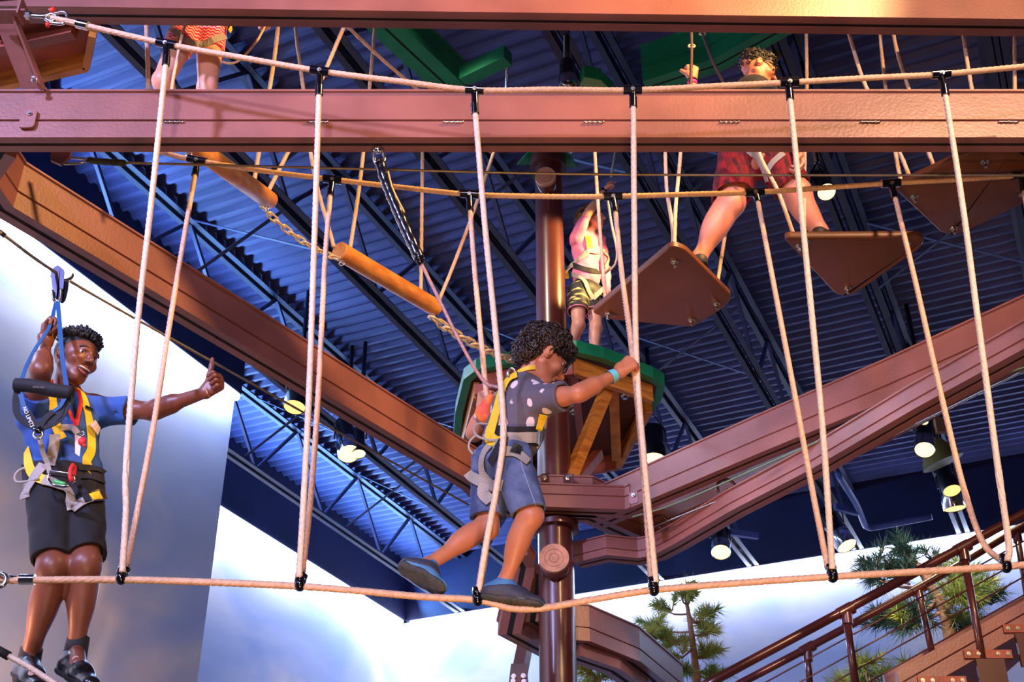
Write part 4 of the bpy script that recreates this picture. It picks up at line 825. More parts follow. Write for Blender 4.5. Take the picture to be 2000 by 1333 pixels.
def basis(d): d = nrm(d); x = nrm(np.cross(d, [0.3, .9, .1])); return rotm(x, np.cross(d, x), d)
def leg(B, hip, kn, an, back, s=1.0, tg='leg', calf=1.0):
    back = nrm(back); B.cap(tg, hip, kn, .086 * s, .056 * s, .05 * s); B.cap(tg, kn, an, .048 * s, .034 * s, .03 * s); B.ell(tg, kn + (an - kn) * .30 + back * .016 * s, np.array([.052 * calf, .056 * calf, .125]) * s, basis(an - kn), .04 * s); B.ell(tg, kn - back * .012 * s, np.array([.05, .05, .055]) * s, None, .03 * s)
def shoe(par, an, heel, toe, upv, s, m_up, m_sole, name='shoe', h=.004, collar=.035, socks=None):
    heel, toe, an = map(np.asarray, (heel, toe, an)); d = nrm(toe - heel); upv = nrm(upv - d * np.dot(upv, d)); sd = np.cross(d, upv); L = np.linalg.norm(toe - heel)
    F = Field(); F.cap('s', heel + d * .035 * s + upv * .035 * s, heel + d * L * .55 + upv * .03 * s, .036 * s, .042 * s, .02); F.cap('s', heel + d * L * .55 + upv * .028 * s, toe - d * .04 * s + upv * .022 * s, .042 * s, .036 * s, .03, (upv, .75))
    F.cap('s', heel + d * .05 * s + upv * .04 * s, an + upv * collar * s * .3, .038 * s, .040 * s, .03); F.cap('s', heel + d * .08 * s + upv * .06 * s, heel + d * L * .6 + upv * .045 * s, .034 * s, .026 * s, .03)
    F.cut(heel + upv * .012 * s, -upv); o = F.build(name, m_up, par, h=h)
    G = Field(); G.cap('s', heel + d * .035 * s + upv * .012 * s, heel + d * L * .5 + upv * .012 * s, .040 * s, .040 * s, .02, (upv, .5)); G.cap('s', heel + d * L * .5 + upv * .012 * s, toe - d * .045 * s + upv * .012 * s, .044 * s, .042 * s, .03, (upv, .45)); G.cut(heel - upv * .004, -upv); G.cut(heel + upv * .028 * s, upv)
    G.build('sole', m_sole, o, h=h); return o, F
def loop3(pts, r, m, par, name, closed=False, n=8, step=.008, **k): return mk(name, *tube(catmull(pts, step), r, n), m, par, **k)
# ================================================================== person: young man at the left
M_SKIND = mat('dark brown skin', (118, 66, 46), .42, var=.1, vs=6, sss=.1, bump=.05, bs=200)
M_LIPD = mat('lip dark', (130, 62, 58), .4)
M_BLUET = mat('royal blue cotton', (42, 82, 150), .8, var=.14, vs=7, bump=.3, bs=30)
M_SHORT = mat('black sport fabric', (12, 12, 16), .8, bump=.2, bs=25)
M_YEL = mat('yellow webbing', (236, 196, 30), .6, bump=.2, bs=250)
M_GREY = mat('grey webbing', (160, 152, 142), .65, bump=.25, bs=250)
M_RED = mat('red webbing', (206, 30, 24), .6)
M_BLUES = mat('blue webbing', (14, 76, 128), .6)
M_GRN = mat('green anodised sleeve', (70, 170, 80), .3, coat=.3)
man = thing('person', 'young man in royal blue shirt and black shorts giving a thumbs up at left', 'person', P(110, 1330, 5.2))
J = dict(pel=P(123, 955, 5.25), neck=P(122, 782, 5.24), shR=P(68, 800, 5.13), shL=P(186, 796, 5.33), elR=P(80, 724, 4.93), wrR=P(88, 672, 5.08),
         elL=P(296, 803, 5.26), wrL=P(398, 768, 5.14), hipR=P(92, 962, 5.18), hipL=P(157, 962, 5.27), knR=P(103, 1110, 5.08), knL=P(168, 1104, 5.12), anR=P(56, 1292, 5.24), anL=P(148, 1270, 5.24))
B = Field(); up, Rv, fw, A, l = torso(B, J['pel'], J['neck'], J['shL'], J['shR'], 1.06, .95)
hc = P(148, 704, 5.19); hf = nrm([.84, -.5, -.12]); hu = nrm([.10, .02, 1.0]); HH = .262
B.cap('neck', J['neck'] - up * .02, hc - hu * .06 - hf * .02, .064, .058, .03)
Lh, Ah = head(B, hc, hf, hu, HH, smile=True, jaw=.95)
arm(B, J['shR'], J['elR'], J['wrR'], 1.1); arm(B, J['shL'], J['elL'], J['wrL'], 1.08)
leg(B, J['hipR'], J['knR'], J['anR'], (0, 1, 0), 1.1); leg(B, J['hipL'], J['knL'], J['anL'], (-.3, 1, 0), 1.1)
hd = nrm(P(102, 628, 5.1) - J['wrR']); hand(B, 'hand', J['wrR'], hd, (.6, -.5, .1), (.6, -.6, 0), 1.05, curl=(62, 78, 40), thumb=[(.9, -.2, .5), (.8, 0, .7), (.3, .2, 1)])
hdL = nrm(P(432, 745, 5.1) - J['wrL']); tipsL, thL = hand(B, 'hand', J['wrL'] + hdL * .0, hdL, (-.25, -.95, -.1), (0, 0, 1), 1.08, curl=(88, 95, 70), thumb=[(.12, -.25, 1), (.12, -.05, 1), (-.02, .0, 1)], tl=(.05, .042, .034))
B.cap('foot', J['anR'], P(62, 1322, 5.14), .036, .035, .02); B.cap('foot', J['anL'], P(152, 1300, 5.14), .036, .035, .02)
mesh = B.build('body', M_SKIND, man, h=.0045, fine=[(hc, .19, .0022), (J['wrL'] + hdL * .07, .11, .0022), (J['wrR'] + hd * .07, .11, .0022)])
face(man, Lh, Ah, HH, M_LIPD, smile=True)
HB = Field(); HB.ell('h', Lh(0, -.09, .19), np.array([.352, .425, .36]) * HH, Ah, .02); HB.cut(Lh(0, .1, .2), -np.asarray(hu) * .9 + np.asarray(hf) * .35); 
def hair_short(par, L, A, H, n, m, seed):
    r_ = random.Random(seed); mb = MB(); c = L(0, -.08, .15)
    for _ in range(n):
        a = r_.uniform(0, 6.283); t = math.acos(r_.uniform(.25, 1)); q = np.array([math.sin(t) * math.cos(a) * .35, math.sin(t) * math.sin(a) * .43, min(.36, math.cos(t) * .5)])
        if q[2] < .2: continue
        p = c + (A @ q) * H; d = nrm(A @ (q * np.array([1 / .12, 1 / .18, 1 / .1])) + np.array([r_.uniform(-.4, .4) * 3 for _ in range(3)])); l_ = H * r_.uniform(.06, .13); mb.add(*tube([p - d * .008, p + d * l_ * .5, p + d * l_], [.0065, .007, .003], 6))
    return mb
h_ = HB.build('hair', M_BROW, man, h=.003); hair_short(man, Lh, Ah, HH, 700, M_BROW, 3).build('hair_twists', M_BROW, h_)
# shirt
SH = B.sub({'torso', 'shoulder', 'pelvis'}, .013); SH.sleeve('s', J['shL'] - nrm(J['elL'] - J['shL']) * .02, J['shL'] + (J['elL'] - J['shL']) * .66, .078, .080, .05, flat=None)
SH.sleeve('s', J['shR'] - nrm(J['elR'] - J['shR']) * .02, J['shR'] + (J['elR'] - J['shR']) * .42, .075, .072, .05)
SH.ell('t', l(.20), np.array([.165, .125, .17]) * 1.03, A, .05); SH.cut(l(-.10), -up); SH.cut(l(1.04) + fw * .02, up * .93 + fw * .3); SH.noise = (.0038, 26, 1.0)
SH.build('shirt', M_BLUET, man, h=.0045)
# shorts
SO = Field(); SO.ell('p', l(.02), np.array([.165, .128, .115]) * 1.05, A, .04)
for hp, kn, cx in ((J['hipR'], J['knR'], -.1), (J['hipL'], J['knL'], .12)):
    e = hp + (kn - hp) * .90; SO.sleeve('l', hp + np.array([0, 0, .04]), e, .100, .088, .02, hollow=.3, cutn=nrm(kn - hp) + np.array([cx, .0, 0]))
SO.cut(l(.16), up); SO.noise = (.003, 24, 2.2); SO.build('shorts', M_SHORT, man, h=.0045)
FL = [SH, SO, B]
m_shoe = mat('black trainer leather', (16, 15, 18), .35, coat=.3, bump=.15, bs=80)
for an, hx, tx in ((J['anR'], (34, 1322, 5.26), (82, 1345, 5.05)), (J['anL'], (118, 1316, 5.27), (184, 1338, 5.04))):
    s_, _ = shoe(man, an + np.array([0, 0, -.02]), P(*hx) - np.array([0, 0, .0]), P(*tx) - np.array([0, 0, .03]), np.array([0, 0, 1.]), 1.15, m_shoe, M_SHORT, name='trainer', h=.004)
    sk = Field(); sk.cap('s', an - np.array([0, 0, .07]), an + np.array([.004, -.005, .05]), .052, .047, .01); sk.cut(an + np.array([0, 0, .055]), (0, 0, 1)); sk.build('sock', M_BLKF, man, h=.004)
    t0, ok, D = trace([sk, _], [((148 if an is J['anL'] else 62), (1289 if an is J['anL'] else 1316))], 5.2); c0 = np.array([0, 0, CH]) + D[0] * t0[0]
    mk('tongue_badge', *tube([c0, c0 + np.array([0, -.006, .002])], .014, 20), mat('badge beige', (190, 150, 130), .5), s_, sharp=40)
    for q in range(3): mk('lace', *tube([P(hx[0] + 24 + q * 6, hx[1] - 14 + q * 4, 5.12), P(hx[0] + 48 + q * 5, hx[1] - 10 + q * 4, 5.10)], .004, 6), M_SHORT, s_)
# harness
hs = 'harness'
HN = MB()
def S_(nm, px, w_, m, off=.005, par=man, fl=None, yc=5.2, **k): return strap(nm, px, fl or FL, yc, w_, m, par, off=off, **k)
S_('yellow_strap', [(156, 764), (168, 800), (176, 840), (177, 880), (168, 905), (190, 935)], .045, M_YEL)
S_('yellow_strap', [(100, 762), (104, 800), (112, 840), (122, 858)], .04, M_YEL)
S_('yellow_strap', [(56, 880), (60, 912), (70, 930), (92, 944)], .045, M_YEL, off=.012)
S_('waist_belt', [(46, 925), (70, 916), (110, 915), (150, 920), (200, 932)], .078, M_BLKF, off=.006)
S_('belt_tail', [(150, 915), (180, 918), (203, 925)], .03, M_BLKF, off=.014)
S_('grey_strap', [(108, 852), (104, 880), (98, 912)], .045, M_GREY, off=.012); S_('grey_strap', [(118, 838), (140, 838), (150, 850)], .03, M_GREY, off=.014)
S_('grey_strap', [(88, 910), (70, 935), (50, 975)], .05, M_GREY, off=.014); S_('grey_strap', [(86, 940), (110, 950), (130, 962), (142, 1000)], .05, M_GREY, off=.014)
S_('grey_strap', [(142, 1000), (160, 985), (178, 976), (200, 968)], .045, M_GREY, off=.012); S_('leg_buckle', [(180, 975), (198, 968)], .055, M_STEEL, off=.02); S_('yellow_patch', [(176, 978), (190, 972)], .04, M_YEL, off=.022)
S_('black_strap', [(146, 935), (160, 958), (172, 985)], .03, M_BLKF, off=.018)
S_('red_lanyard', [(97, 742), (112, 765), (130, 800), (146, 832)], .017, M_RED, off=.012); S_('red_lanyard', [(150, 765), (155, 790), (150, 815), (147, 834)], .02, M_RED, off=.014)
S_('strap_slider', [(163, 797), (177, 803)], .014, M_BLK, off=.014); S_('pouch', [(174, 830), (184, 845)], .05, mat('pale pouch', (200, 180, 160), .6), off=.024)
c0 = P(152, 868, 4.97); mk('id_card', *prism([c0 + np.array(q) for q in ((-.022, 0, .05), (.012, 0, .035), (.018, 0, -.06), (-.004, 0, -.045))], (0, .002, 0)), mat('card', (226, 190, 180), .5), man, smooth=False)
loop3([c0 + np.array([.0, 0, .05]), c0 + np.array([.012, -.004, .06]), c0 + np.array([.02, 0, .05]), c0 + np.array([.01, 0, .042]), c0 + np.array([0, 0, .05])], .002, M_STEEL, man, 'key_ring')
mk('red_knob', *ball(P(160, 862, 4.96), (.018, .012, .02)), M_RED, man); loop3([P(160, 866, 4.96), P(167, 873, 4.96)], .006, M_RED, man, 'red_cord')
cb = [P(97, 926, 4.96), P(95, 937, 4.96), P(103, 947, 4.95), P(120, 950, 4.95), P(134, 949, 4.95), P(144, 940, 4.96), P(143, 929, 4.96)]
cbo = loop3(cb, .007, M_CHROME, man, 'carabiner'); mk('gate', *tube(catmull([P(106, 941, 4.95), P(127, 947, 4.95)], .01), .0105, 10), M_GRN, cbo, label='green gate')
loop3([P(97, 921, 4.97), P(118, 923, 4.96), P(136, 926, 4.96)], .006, M_STEEL, man, 'carabiner_bar'); loop3([P(143, 908, 4.97), P(137, 920, 4.95), P(138, 938, 4.95), P(144, 928, 4.97), P(146, 912, 4.99)], .009, M_RED, man, 'red_ring')
loop3([P(60, 912, 5.1), P(40, 918, 5.1), P(29, 930, 5.1), (P(33, 942, 5.1)), P(58, 940, 5.08), P(75, 935, 5.05)], .006, M_GREY, man, 'gear_loop')
# seat lanyard hanging from the pulley
bz = thing('spreader_bar', 'black padded spreader bar lanyard with blue straps hanging from the young man\'s pulley', 'lanyard', P(92, 760, 4.86))
Yb = 4.86
mk('bar', *rope([P(30, 752, Yb), P(60, 754, Yb), P(100, 762, Yb), P(140, 768, Yb)], .030, pitch=9, n=16, depth=0), M_BLKF, bz)
for nm, q, wd, m_ in (('blue_strap', [(109, 592, 5.15), (96, 640, 5.02), (70, 680, 4.97), (52, 715, 4.93), (40, 748, 4.9)], .017, M_BLUES), ('blue_strap', [(113, 590, 5.15), (117, 640, 5.0), (122, 700, 4.93), (130, 755, 4.88)], .02, M_BLUES),
                      ('blue_strap', [(40, 770, 4.86), (47, 795, 4.86), (55, 805, 4.86)], .02, M_BLUES), ('blue_strap', [(128, 776, 4.86), (116, 796, 4.87), (100, 806, 4.88)], .02, M_BLUES),
                      ('black_strap', [(34, 760, 4.87), (31, 790, 4.88), (37, 815, 4.88), (60, 832, 4.88), (76, 838, 4.88)], .03, M_BLKF), ('black_strap', [(52, 802, 4.86), (64, 822, 4.86), (74, 836, 4.86)], .028, M_BLKF),
                      ('black_strap', [(134, 772, 4.87), (130, 795, 4.88), (112, 822, 4.88), (82, 836, 4.87)], .035, M_BLKF), ('black_strap', [(104, 804, 4.87), (88, 818, 4.87), (76, 836, 4.87)], .03, M_BLKF), ('grey_strap', [(76, 850, 4.88), (80, 868, 4.9), (84, 885, 4.93), (92, 905, 4.96), (97, 924, 4.97)], .02, M_GREY)):
    c_ = catmull([P(*w) for w in q], .02); mk(nm, *ribbon(c_, np.tile([0, -1, .25], (len(c_), 1)), wd, .004), m_, bz, smooth=False)
pts_ = [P(x, y, 4.875) for x, y in ((36, 762), (44, 800), (62, 826), (76, 836), (100, 834), (122, 812), (132, 776), (122, 784), (100, 806), (76, 826), (58, 806), (46, 780))]
mk('web_panel', *prism(pts_, (0, .004, 0)), mat('charcoal mesh', (26, 30, 42), .8), bz, smooth=False)
mk('buckle', *tube([P(66, 842, 4.86) + 0, P(84, 842, 4.86)], .014, 8), M_BLK, bz); loop3([P(68, 842, 4.85), P(66, 852, 4.85), P(75, 858, 4.85), P(84, 852, 4.85), P(82, 842, 4.85)], .005, M_CHROME, bz, 'shackle')
def txt(s_, size, loc, rx, ry, rz, m, par, name='lettering'):
    cu = bpy.data.curves.new(name, 'FONT'); cu.body = s_; cu.size = size; cu.align_x = 'CENTER'; cu.align_y = 'CENTER'; cu.extrude = .0006
    tmp = bpy.data.objects.new('tmp', cu); COL.objects.link(tmp); dg = bpy.context.evaluated_depsgraph_get(); me = bpy.data.meshes.new_from_object(tmp.evaluated_get(dg)); bpy.data.objects.remove(tmp)
    o = bpy.data.objects.new(name, me); me.materials.clear(); me.materials.append(m); COL.objects.link(o); o.parent = par
    o.location = Vector([float(v) for v in loc]) - org(par); o.rotation_euler = (rx, ry, rz); return o
M_WHT = mat('white print', (235, 235, 235), .6)
txt('NO LIMITS', .024, P(55, 815, 4.845), math.radians(80), math.radians(60), 0, M_WHT, bz)
txt('EDELRID', .014, P(76, 757, 4.825), math.radians(80), math.radians(5), 0, mat('faded print', (110, 100, 90), .6), bz)
pu = thing('pulley', 'steel tandem trolley pulley riding on the sloping cable above the young man', 'pulley', P(113, 545, 5.2))
q = [P(99, 528, 5.19), P(113, 517, 5.19), P(126, 528, 5.19), P(124, 560, 5.19), P(117, 584, 5.19), P(106, 584, 5.19), P(101, 556, 5.19)]
mk('side_plate', *prism(round_poly(q, .02), (0, .01, 0)), mat('dark steel plate', (70, 70, 90), .3, metal=.8), pu, smooth=False); mk('side_plate', *prism([p + np.array([.012, .03, 0]) for p in round_poly(q, .02)], (0, .01, 0)), MATS['dark steel plate'], pu, smooth=False)
for x, y in ((106, 530), (130, 537)): c0 = P(x, y, 5.205); mk('wheel', *tube([c0 - np.array([0, .014, 0]), c0 - np.array([0, .004, 0]), c0 + np.array([0, .004, 0]), c0 + np.array([0, .014, 0])], [.034, .026, .026, .034], 24), M_STEEL, pu, sharp=40)
loop3([P(102, 568, 5.18), P(104, 584, 5.18), P(111, 592, 5.18), P(118, 584, 5.18), P(120, 566, 5.18)], .008, M_STEEL, pu, 'link')
wb = man
loop3([P(*q) for q in ((402, 758, 5.10), (405, 768, 5.08), (410, 776, 5.12))], .004, mat('pale wristband', (190, 130, 90), .5), man, 'wristband')

# ================================================================== person: boy on the tightrope
M_SKINB = mat('tan skin', (190, 118, 84), .45, var=.08, vs=6, sss=.12, bump=.05, bs=200)
M_LIPB = mat('lip pink', (176, 92, 84), .4)
boy = thing('person', 'curly haired boy in a spotted grey shirt and denim shorts walking the tightrope', 'person', P(1000, 1188, 4.70))
K = dict(pel=P(984, 902, 4.76), neck=P(1030, 758, 4.77), shR=P(1062, 782, 4.63), shL=P(978, 796, 4.92), elR=P(1128, 770, 4.50), wrR=P(1208, 729, 4.56), elL=P(926, 848, 5.02), wrL=P(941, 795, 5.0),
         hipR=P(1000, 918, 4.68), hipL=P(958, 922, 4.84), knR=P(1036, 1008, 4.60), knL=P(952, 1030, 4.84), anR=P(984, 1142, 4.70), anL=P(832, 1106, 4.74))
C = Field(); s0 = .83; up, Rv, fw, A, l = torso(C, K['pel'], K['neck'], K['shL'], K['shR'], s0, .95)
hc2 = P(1061, 700, 4.76); hf2 = nrm([.82, .40, -.45]); hu2 = nrm([.42, .05, .9]); HB_ = .245
C.cap('neck', K['neck'] - up * .03, hc2 - hu2 * .06 - hf2 * .03, .048, .046, .03); Lb, Ab = head(C, hc2, hf2, hu2, HB_, jaw=.95)
arm(C, K['shR'], K['elR'], K['wrR'], .86); arm(C, K['shL'], K['elL'], K['wrL'], .84)
leg(C, K['hipR'], K['knR'], K['anR'], (-.9, -.1, 0), .82); leg(C, K['hipL'], K['knL'], K['anL'], (-.3, 0, .8), .82)
hdb = nrm(P(1228, 712, 4.56) - K['wrR']); hand(C, 'hand', K['wrR'], hdb, (.2, .98, 0), (0, .1, 1), .88, curl=(58, 85, 75), thumb=[(.5, .8, .3), (.9, .5, .0), (.6, -.3, -.1)])
hdl = nrm(P(948, 765, 5.0) - K['wrL']); hand(C, 'hand', K['wrL'], hdl, (.3, .9, 0), (.9, -.2, 0), .82, curl=(60, 85, 70), thumb=[(.7, .2, .6), (.3, .5, .7), (-.3, .6, .5)])
C.cap('foot', K['anR'], P(1010, 1170, 4.70), .03, .03, .02); C.cap('foot', K['anL'], P(845, 1128, 4.74), .03, .03, .02)
C.build('body', M_SKINB, boy, h=.004, fine=[(hc2, .17, .0022), (K['wrR'] + hdb * .06, .095, .002), (K['wrL'] + hdl * .06, .09, .002)])
face(boy, Lb, Ab, HB_, M_LIPB)
M_CURL = mat('dark curly hair', (34, 21, 17), .38, var=.3, vs=30)
def curls(par, parts, n, H, A, m, seed, rad=.012, cut=None, size=1.0, name='hair', turns=1.6, h=.0035, core=True):
    r_ = random.Random(seed); F = Field(); mb = MB()
    for (c, rr) in parts:
        F.ell('h', c, np.array(rr), A, .02)
        for _ in range(int(n * rr[0] * rr[2] * 900)):
            q = nrm([r_.gauss(0, 1) for _ in range(3)]); p = c + A @ (q * np.array(rr)); 
            if cut is not None and cut(p): continue
            nn_ = nrm(A @ (q / np.array(rr))); t1 = nrm(np.cross(nn_, [r_.random(), r_.random(), r_.random()])); t2 = np.cross(nn_, t1); R = rad * r_.uniform(.7, 1.3); ph = r_.uniform(0, 6.28); tn = r_.uniform(.8, turns); dr = nrm(t1 * r_.uniform(-1, 1) + nn_ * r_.uniform(.1, .8) + t2 * r_.uniform(-1, 1))
            pts = [p + (t1 * math.cos(ph + s_ * tn * 6.28) + t2 * math.sin(ph + s_ * tn * 6.28)) * R * (1 - .3 * s_) + dr * R * 1.6 * s_ for s_ in np.linspace(0, 1, 11)]
            mb.add(*tube(pts, np.array([.6, 1, 1.1, 1.1, 1.1, 1, 1, .9, .8, .6, .25]) * .0034 * size, 5))
    F.noise = (.004, 90, seed)
    if cut is not None:
        pass
    o = F.build(name, m, par, h=h); mb.build('curls', m, o); return o
cutb = lambda p: (np.dot(p - Lb(0, .20, .02), hf2) > 0 and np.dot(p - Lb(0, 0, .12), hu2) < 0)
curls(boy, [(Lb(0, -.10, .25), (.38 * HB_, .44 * HB_, .33 * HB_)), (Lb(0, -.30, .02), (.34 * HB_, .24 * HB_, .36 * HB_)), (Lb(0, .27, .33), (.30 * HB_, .17 * HB_, .17 * HB_)), (Lb(0, -.02, .42), (.31 * HB_, .33 * HB_, .17 * HB_))], 42, HB_, Ab, M_CURL, 4, rad=.015, size=1.5, cut=cutb)
# glasses
for s_ in (-1, 1):
    loop3([Lb(s_ * .36, -.02, .04), Lb(s_ * .34, .2, .06), Lb(s_ * .27, .42, .05)], .004, M_BLK, boy, 'glasses_arm')
    cc = Lb(s_ * .15, .455, .02); g_ = mk('glasses_frame', *tube([cc + Ab @ np.array([math.cos(q) * .125, -.03 * abs(math.cos(q)), math.sin(q) * .09]) * HB_ for q in np.linspace(0, 6.283, 28, endpoint=False)], .0032, 6, closed=True), M_BLK, boy)
    mk('lens', *ball(cc, (.12 * HB_, .012 * HB_, .085 * HB_), 20, 10, Ab), mat('glasses lens', (150, 170, 190), .08, coat=1), g_)
# shirt
m_sp = bpy.data.materials.new('grey shirt with pale spots'); m_sp.use_nodes = True; nt = m_sp.node_tree; bs_ = nt.nodes['Principled BSDF']; bs_.inputs['Roughness'].default_value = .8
tc = nt.nodes.new('ShaderNodeTexCoord'); mp = nt.nodes.new('ShaderNodeMapping'); mp.inputs['Scale'].default_value = (1, 1, .62); mp.inputs['Rotation'].default_value = (0, .5, 0)
vo = nt.nodes.new('ShaderNodeTexVoronoi'); vo.inputs['Scale'].default_value = 17; vo.inputs['Randomness'].default_value = .55; ns = nt.nodes.new('ShaderNodeTexNoise'); ns.inputs['Scale'].default_value = 60
ma = nt.nodes.new('ShaderNodeMath'); ma.operation = 'MULTIPLY_ADD'; ma.inputs[1].default_value = .12; cr = nt.nodes.new('ShaderNodeValToRGB'); cr.color_ramp.interpolation = 'LINEAR'
cr.color_ramp.elements[0].color = lin((226, 206, 204)); cr.color_ramp.elements[0].position = .40; cr.color_ramp.elements[1].color = lin((92, 84, 96)); cr.color_ramp.elements[1].position = .42
nt.links.new(tc.outputs['Object'], mp.inputs[0]); nt.links.new(mp.outputs[0], vo.inputs['Vector']); nt.links.new(tc.outputs['Object'], ns.inputs['Vector']); nt.links.new(ns.outputs[0], ma.inputs[0]); nt.links.new(vo.outputs['Distance'], ma.inputs[2]); nt.links.new(ma.outputs[0], cr.inputs[0]); nt.links.new(cr.outputs[0], bs_.inputs['Base Color'])
TS = C.sub({'torso', 'shoulder'}, .012); TS.ell('t', l(.30), np.array([.14, .12, .15]) * s0 * 1.08, A, .05); TS.ell('t', l(.5) + fw * .035, np.array([.12, .10, .16]) * s0, A, .05)
TS.sleeve('s', K['shR'] - nrm(K['elR'] - K['shR']) * .02, K['shR'] + (K['elR'] - K['shR']) * .60, .062, .064, .045); TS.sleeve('s', K['shL'] - nrm(K['elL'] - K['shL']) * .02, K['shL'] + (K['elL'] - K['shL']) * .62, .058, .060, .045)
TS.cut(l(.10), -up); TS.cut(l(1.06) + fw * .01, up * .95 + fw * .3); TS.noise = (.003, 30, .4); TS.build('shirt', m_sp, boy, h=.004)
M_DEN = mat('washed denim', (104, 120, 156), .8, c2=(50, 64, 104), vs=9, bump=.3, bs=120)
DN = Field(); DN.ell('p', l(.0), np.array([.165, .125, .125]) * s0 * 1.02, A, .04)
DN.sleeve('l', K['hipR'] + np.array([0, 0, .03]), K['hipR'] + (K['knR'] - K['hipR']) * .93, .085, .074, .04, hollow=.3, cutn=(.25, 0, -1)); DN.sleeve('l', K['hipL'] + np.array([0, 0, .03]), K['hipL'] + (K['knL'] - K['hipL']) * .84, .084, .075, .04, hollow=.3, cutn=(0, 0, -1))
DN.cut(l(.16), up); DN.noise = (.0028, 28, 3); dn = DN.build('shorts', M_DEN, boy, h=.004)
FB = [TS, DN, C]
# water shoes
M_SHB = mat('blue stretch shoe', (74, 130, 176), .6, bump=.2, bs=200); M_SHG = mat('dark grey shoe panel', (52, 54, 70), .6); M_SOLE = mat('ribbed dark sole', (74, 66, 66), .7, bump=.6, bs=90, c2=(50, 58, 50), vs=40)
u1 = nrm([.12, 0, 1]); s1, f1 = shoe(boy, K['anR'] + np.array([.005, 0, -.01]), P(938, 1172, 4.70), P(1064, 1190, 4.70), u1, .92, M_SHB, M_SOLE, name='water_shoe', h=.0035)
hl, te_ = P(776, 1108, 4.74), P(868, 1158, 4.70); u2 = nrm([.38, .5, .8]); s2, f2 = shoe(boy, K['anL'] + np.array([.01, 0, -.01]), hl, te_, u2, .92, M_SHB, M_SOLE, name='water_shoe', h=.0035)
for s_, hx, tx, uv, fld in ((s1, P(938, 1172, 4.70), P(1064, 1190, 4.70), u1, f1), (s2, hl, te_, u2, f2)):
    G = Field(); d_ = nrm(tx - hx)
    for t, fn, lo, hi, kk, op in fld.p: G._add(t, (lambda X, Y, Z, fn=fn: fn(X, Y, Z) - .003), lo - .003, hi + .003, kk, op)
    Lf = np.linalg.norm(tx - hx); G.cut(hx + uv * .012, -uv); G.cut(hx + d_ * Lf * .5 + uv * .068, uv + d_ * -.16); G.build('panel', M_SHG, s_, h=.0035)
# harness of the boy
def T_(nm, px, w_, m, off=.005, **k): return strap(nm, px, FB, 4.76, w_, m, boy, off=off, **k)
T_('yellow_strap', [(1012, 735), (996, 745), (984, 765), (975, 800), (966, 830), (960, 855), (968, 866), (985, 862)], .055, M_YEL, off=.012)
T_('yellow_strap', [(1012, 728), (1030, 722), (1045, 718)], .02, M_YEL, off=.008)
T_('waist_belt', [(962, 850), (985, 853), (1010, 854), (1050, 853)], .085, mat('black pad', (22, 20, 26), .8), off=.006)
T_('grey_strap', [(985, 856), (1010, 856), (1048, 855)], .045, M_GREY, off=.014); T_('buckle', [(1042, 855), (1052, 855)], .055, M_STEEL, off=.018)
T_('yellow_strap', [(1062, 808), (1056, 822), (1048, 842)], .035, M_YEL, off=.01)
T_('grey_strap', [(988, 866), (960, 872), (945, 895), (946, 925), (965, 955)], .042, M_GREY, off=.010); T_('grey_strap', [(915, 925), (935, 938), (962, 948), (985, 950)], .045, M_GREY, off=.012)
T_('grey_strap', [(950, 945), (945, 965), (958, 982)], .05, M_GREY, off=.014); T_('grey_strap', [(965, 880), (990, 884), (1008, 888), (1030, 905)], .045, M_GREY, off=.010); T_('buckle', [(1000, 878), (1016, 886)], .05, M_STEEL, off=.016)
T_('black_strap', [(985, 862), (970, 890), (962, 905)], .04, M_BLKF, off=.014)
PO = Field(); PO.cap('p', P(958, 778, 4.80), P(945, 808, 4.84), .02, .036, .02); PO.cap('p', P(945, 805, 4.84), P(950, 818, 4.84), .03, .03, .02); PO.build('pouch', mat('orange red pouch', (226, 66, 40), .6, c2=(240, 130, 40), vs=20), boy, h=.004)
loop3([P(*q) for q in ((960, 830, 4.72), (935, 828, 4.7), (926, 838, 4.68), (932, 852, 4.66), (955, 860, 4.65), (975, 862, 4.64))], .0055, M_GREY, boy, 'gear_loop')
loop3([P(*q) for q in ((930, 850, 4.78), (918, 862, 4.78), (916, 876, 4.78), (924, 888, 4.78))], .005, M_GREY, boy, 'gear_loop')
loop3([P(*q) for q in ((1010, 740, 4.7), (1004, 722, 4.69), (997, 720, 4.69), (992, 732, 4.69), (1000, 744, 4.7))], .006, M_STEEL, boy, 'd_ring')
c_ = K['wrR'] + (K['elR'] - K['wrR']) * .16; dd_ = nrm(K['elR'] - K['wrR']); mk('wristband', *tube([c_ - dd_ * .016, c_ + dd_ * .016], [.027, .030], 28, caps=False), mat('light blue paper band', (110, 206, 220), .5), boy)
mb = MB(); c_ = catmull([(x, y, 0) for x, y in ((1014, 888), (1022, 920), (1036, 960), (1046, 990))], 6)
strap('seam', [(1014, 888), (1022, 920), (1036, 960), (1046, 988)], FB, 4.7, .003, mat('pale stitch', (150, 160, 190), .8), boy, off=.0015)
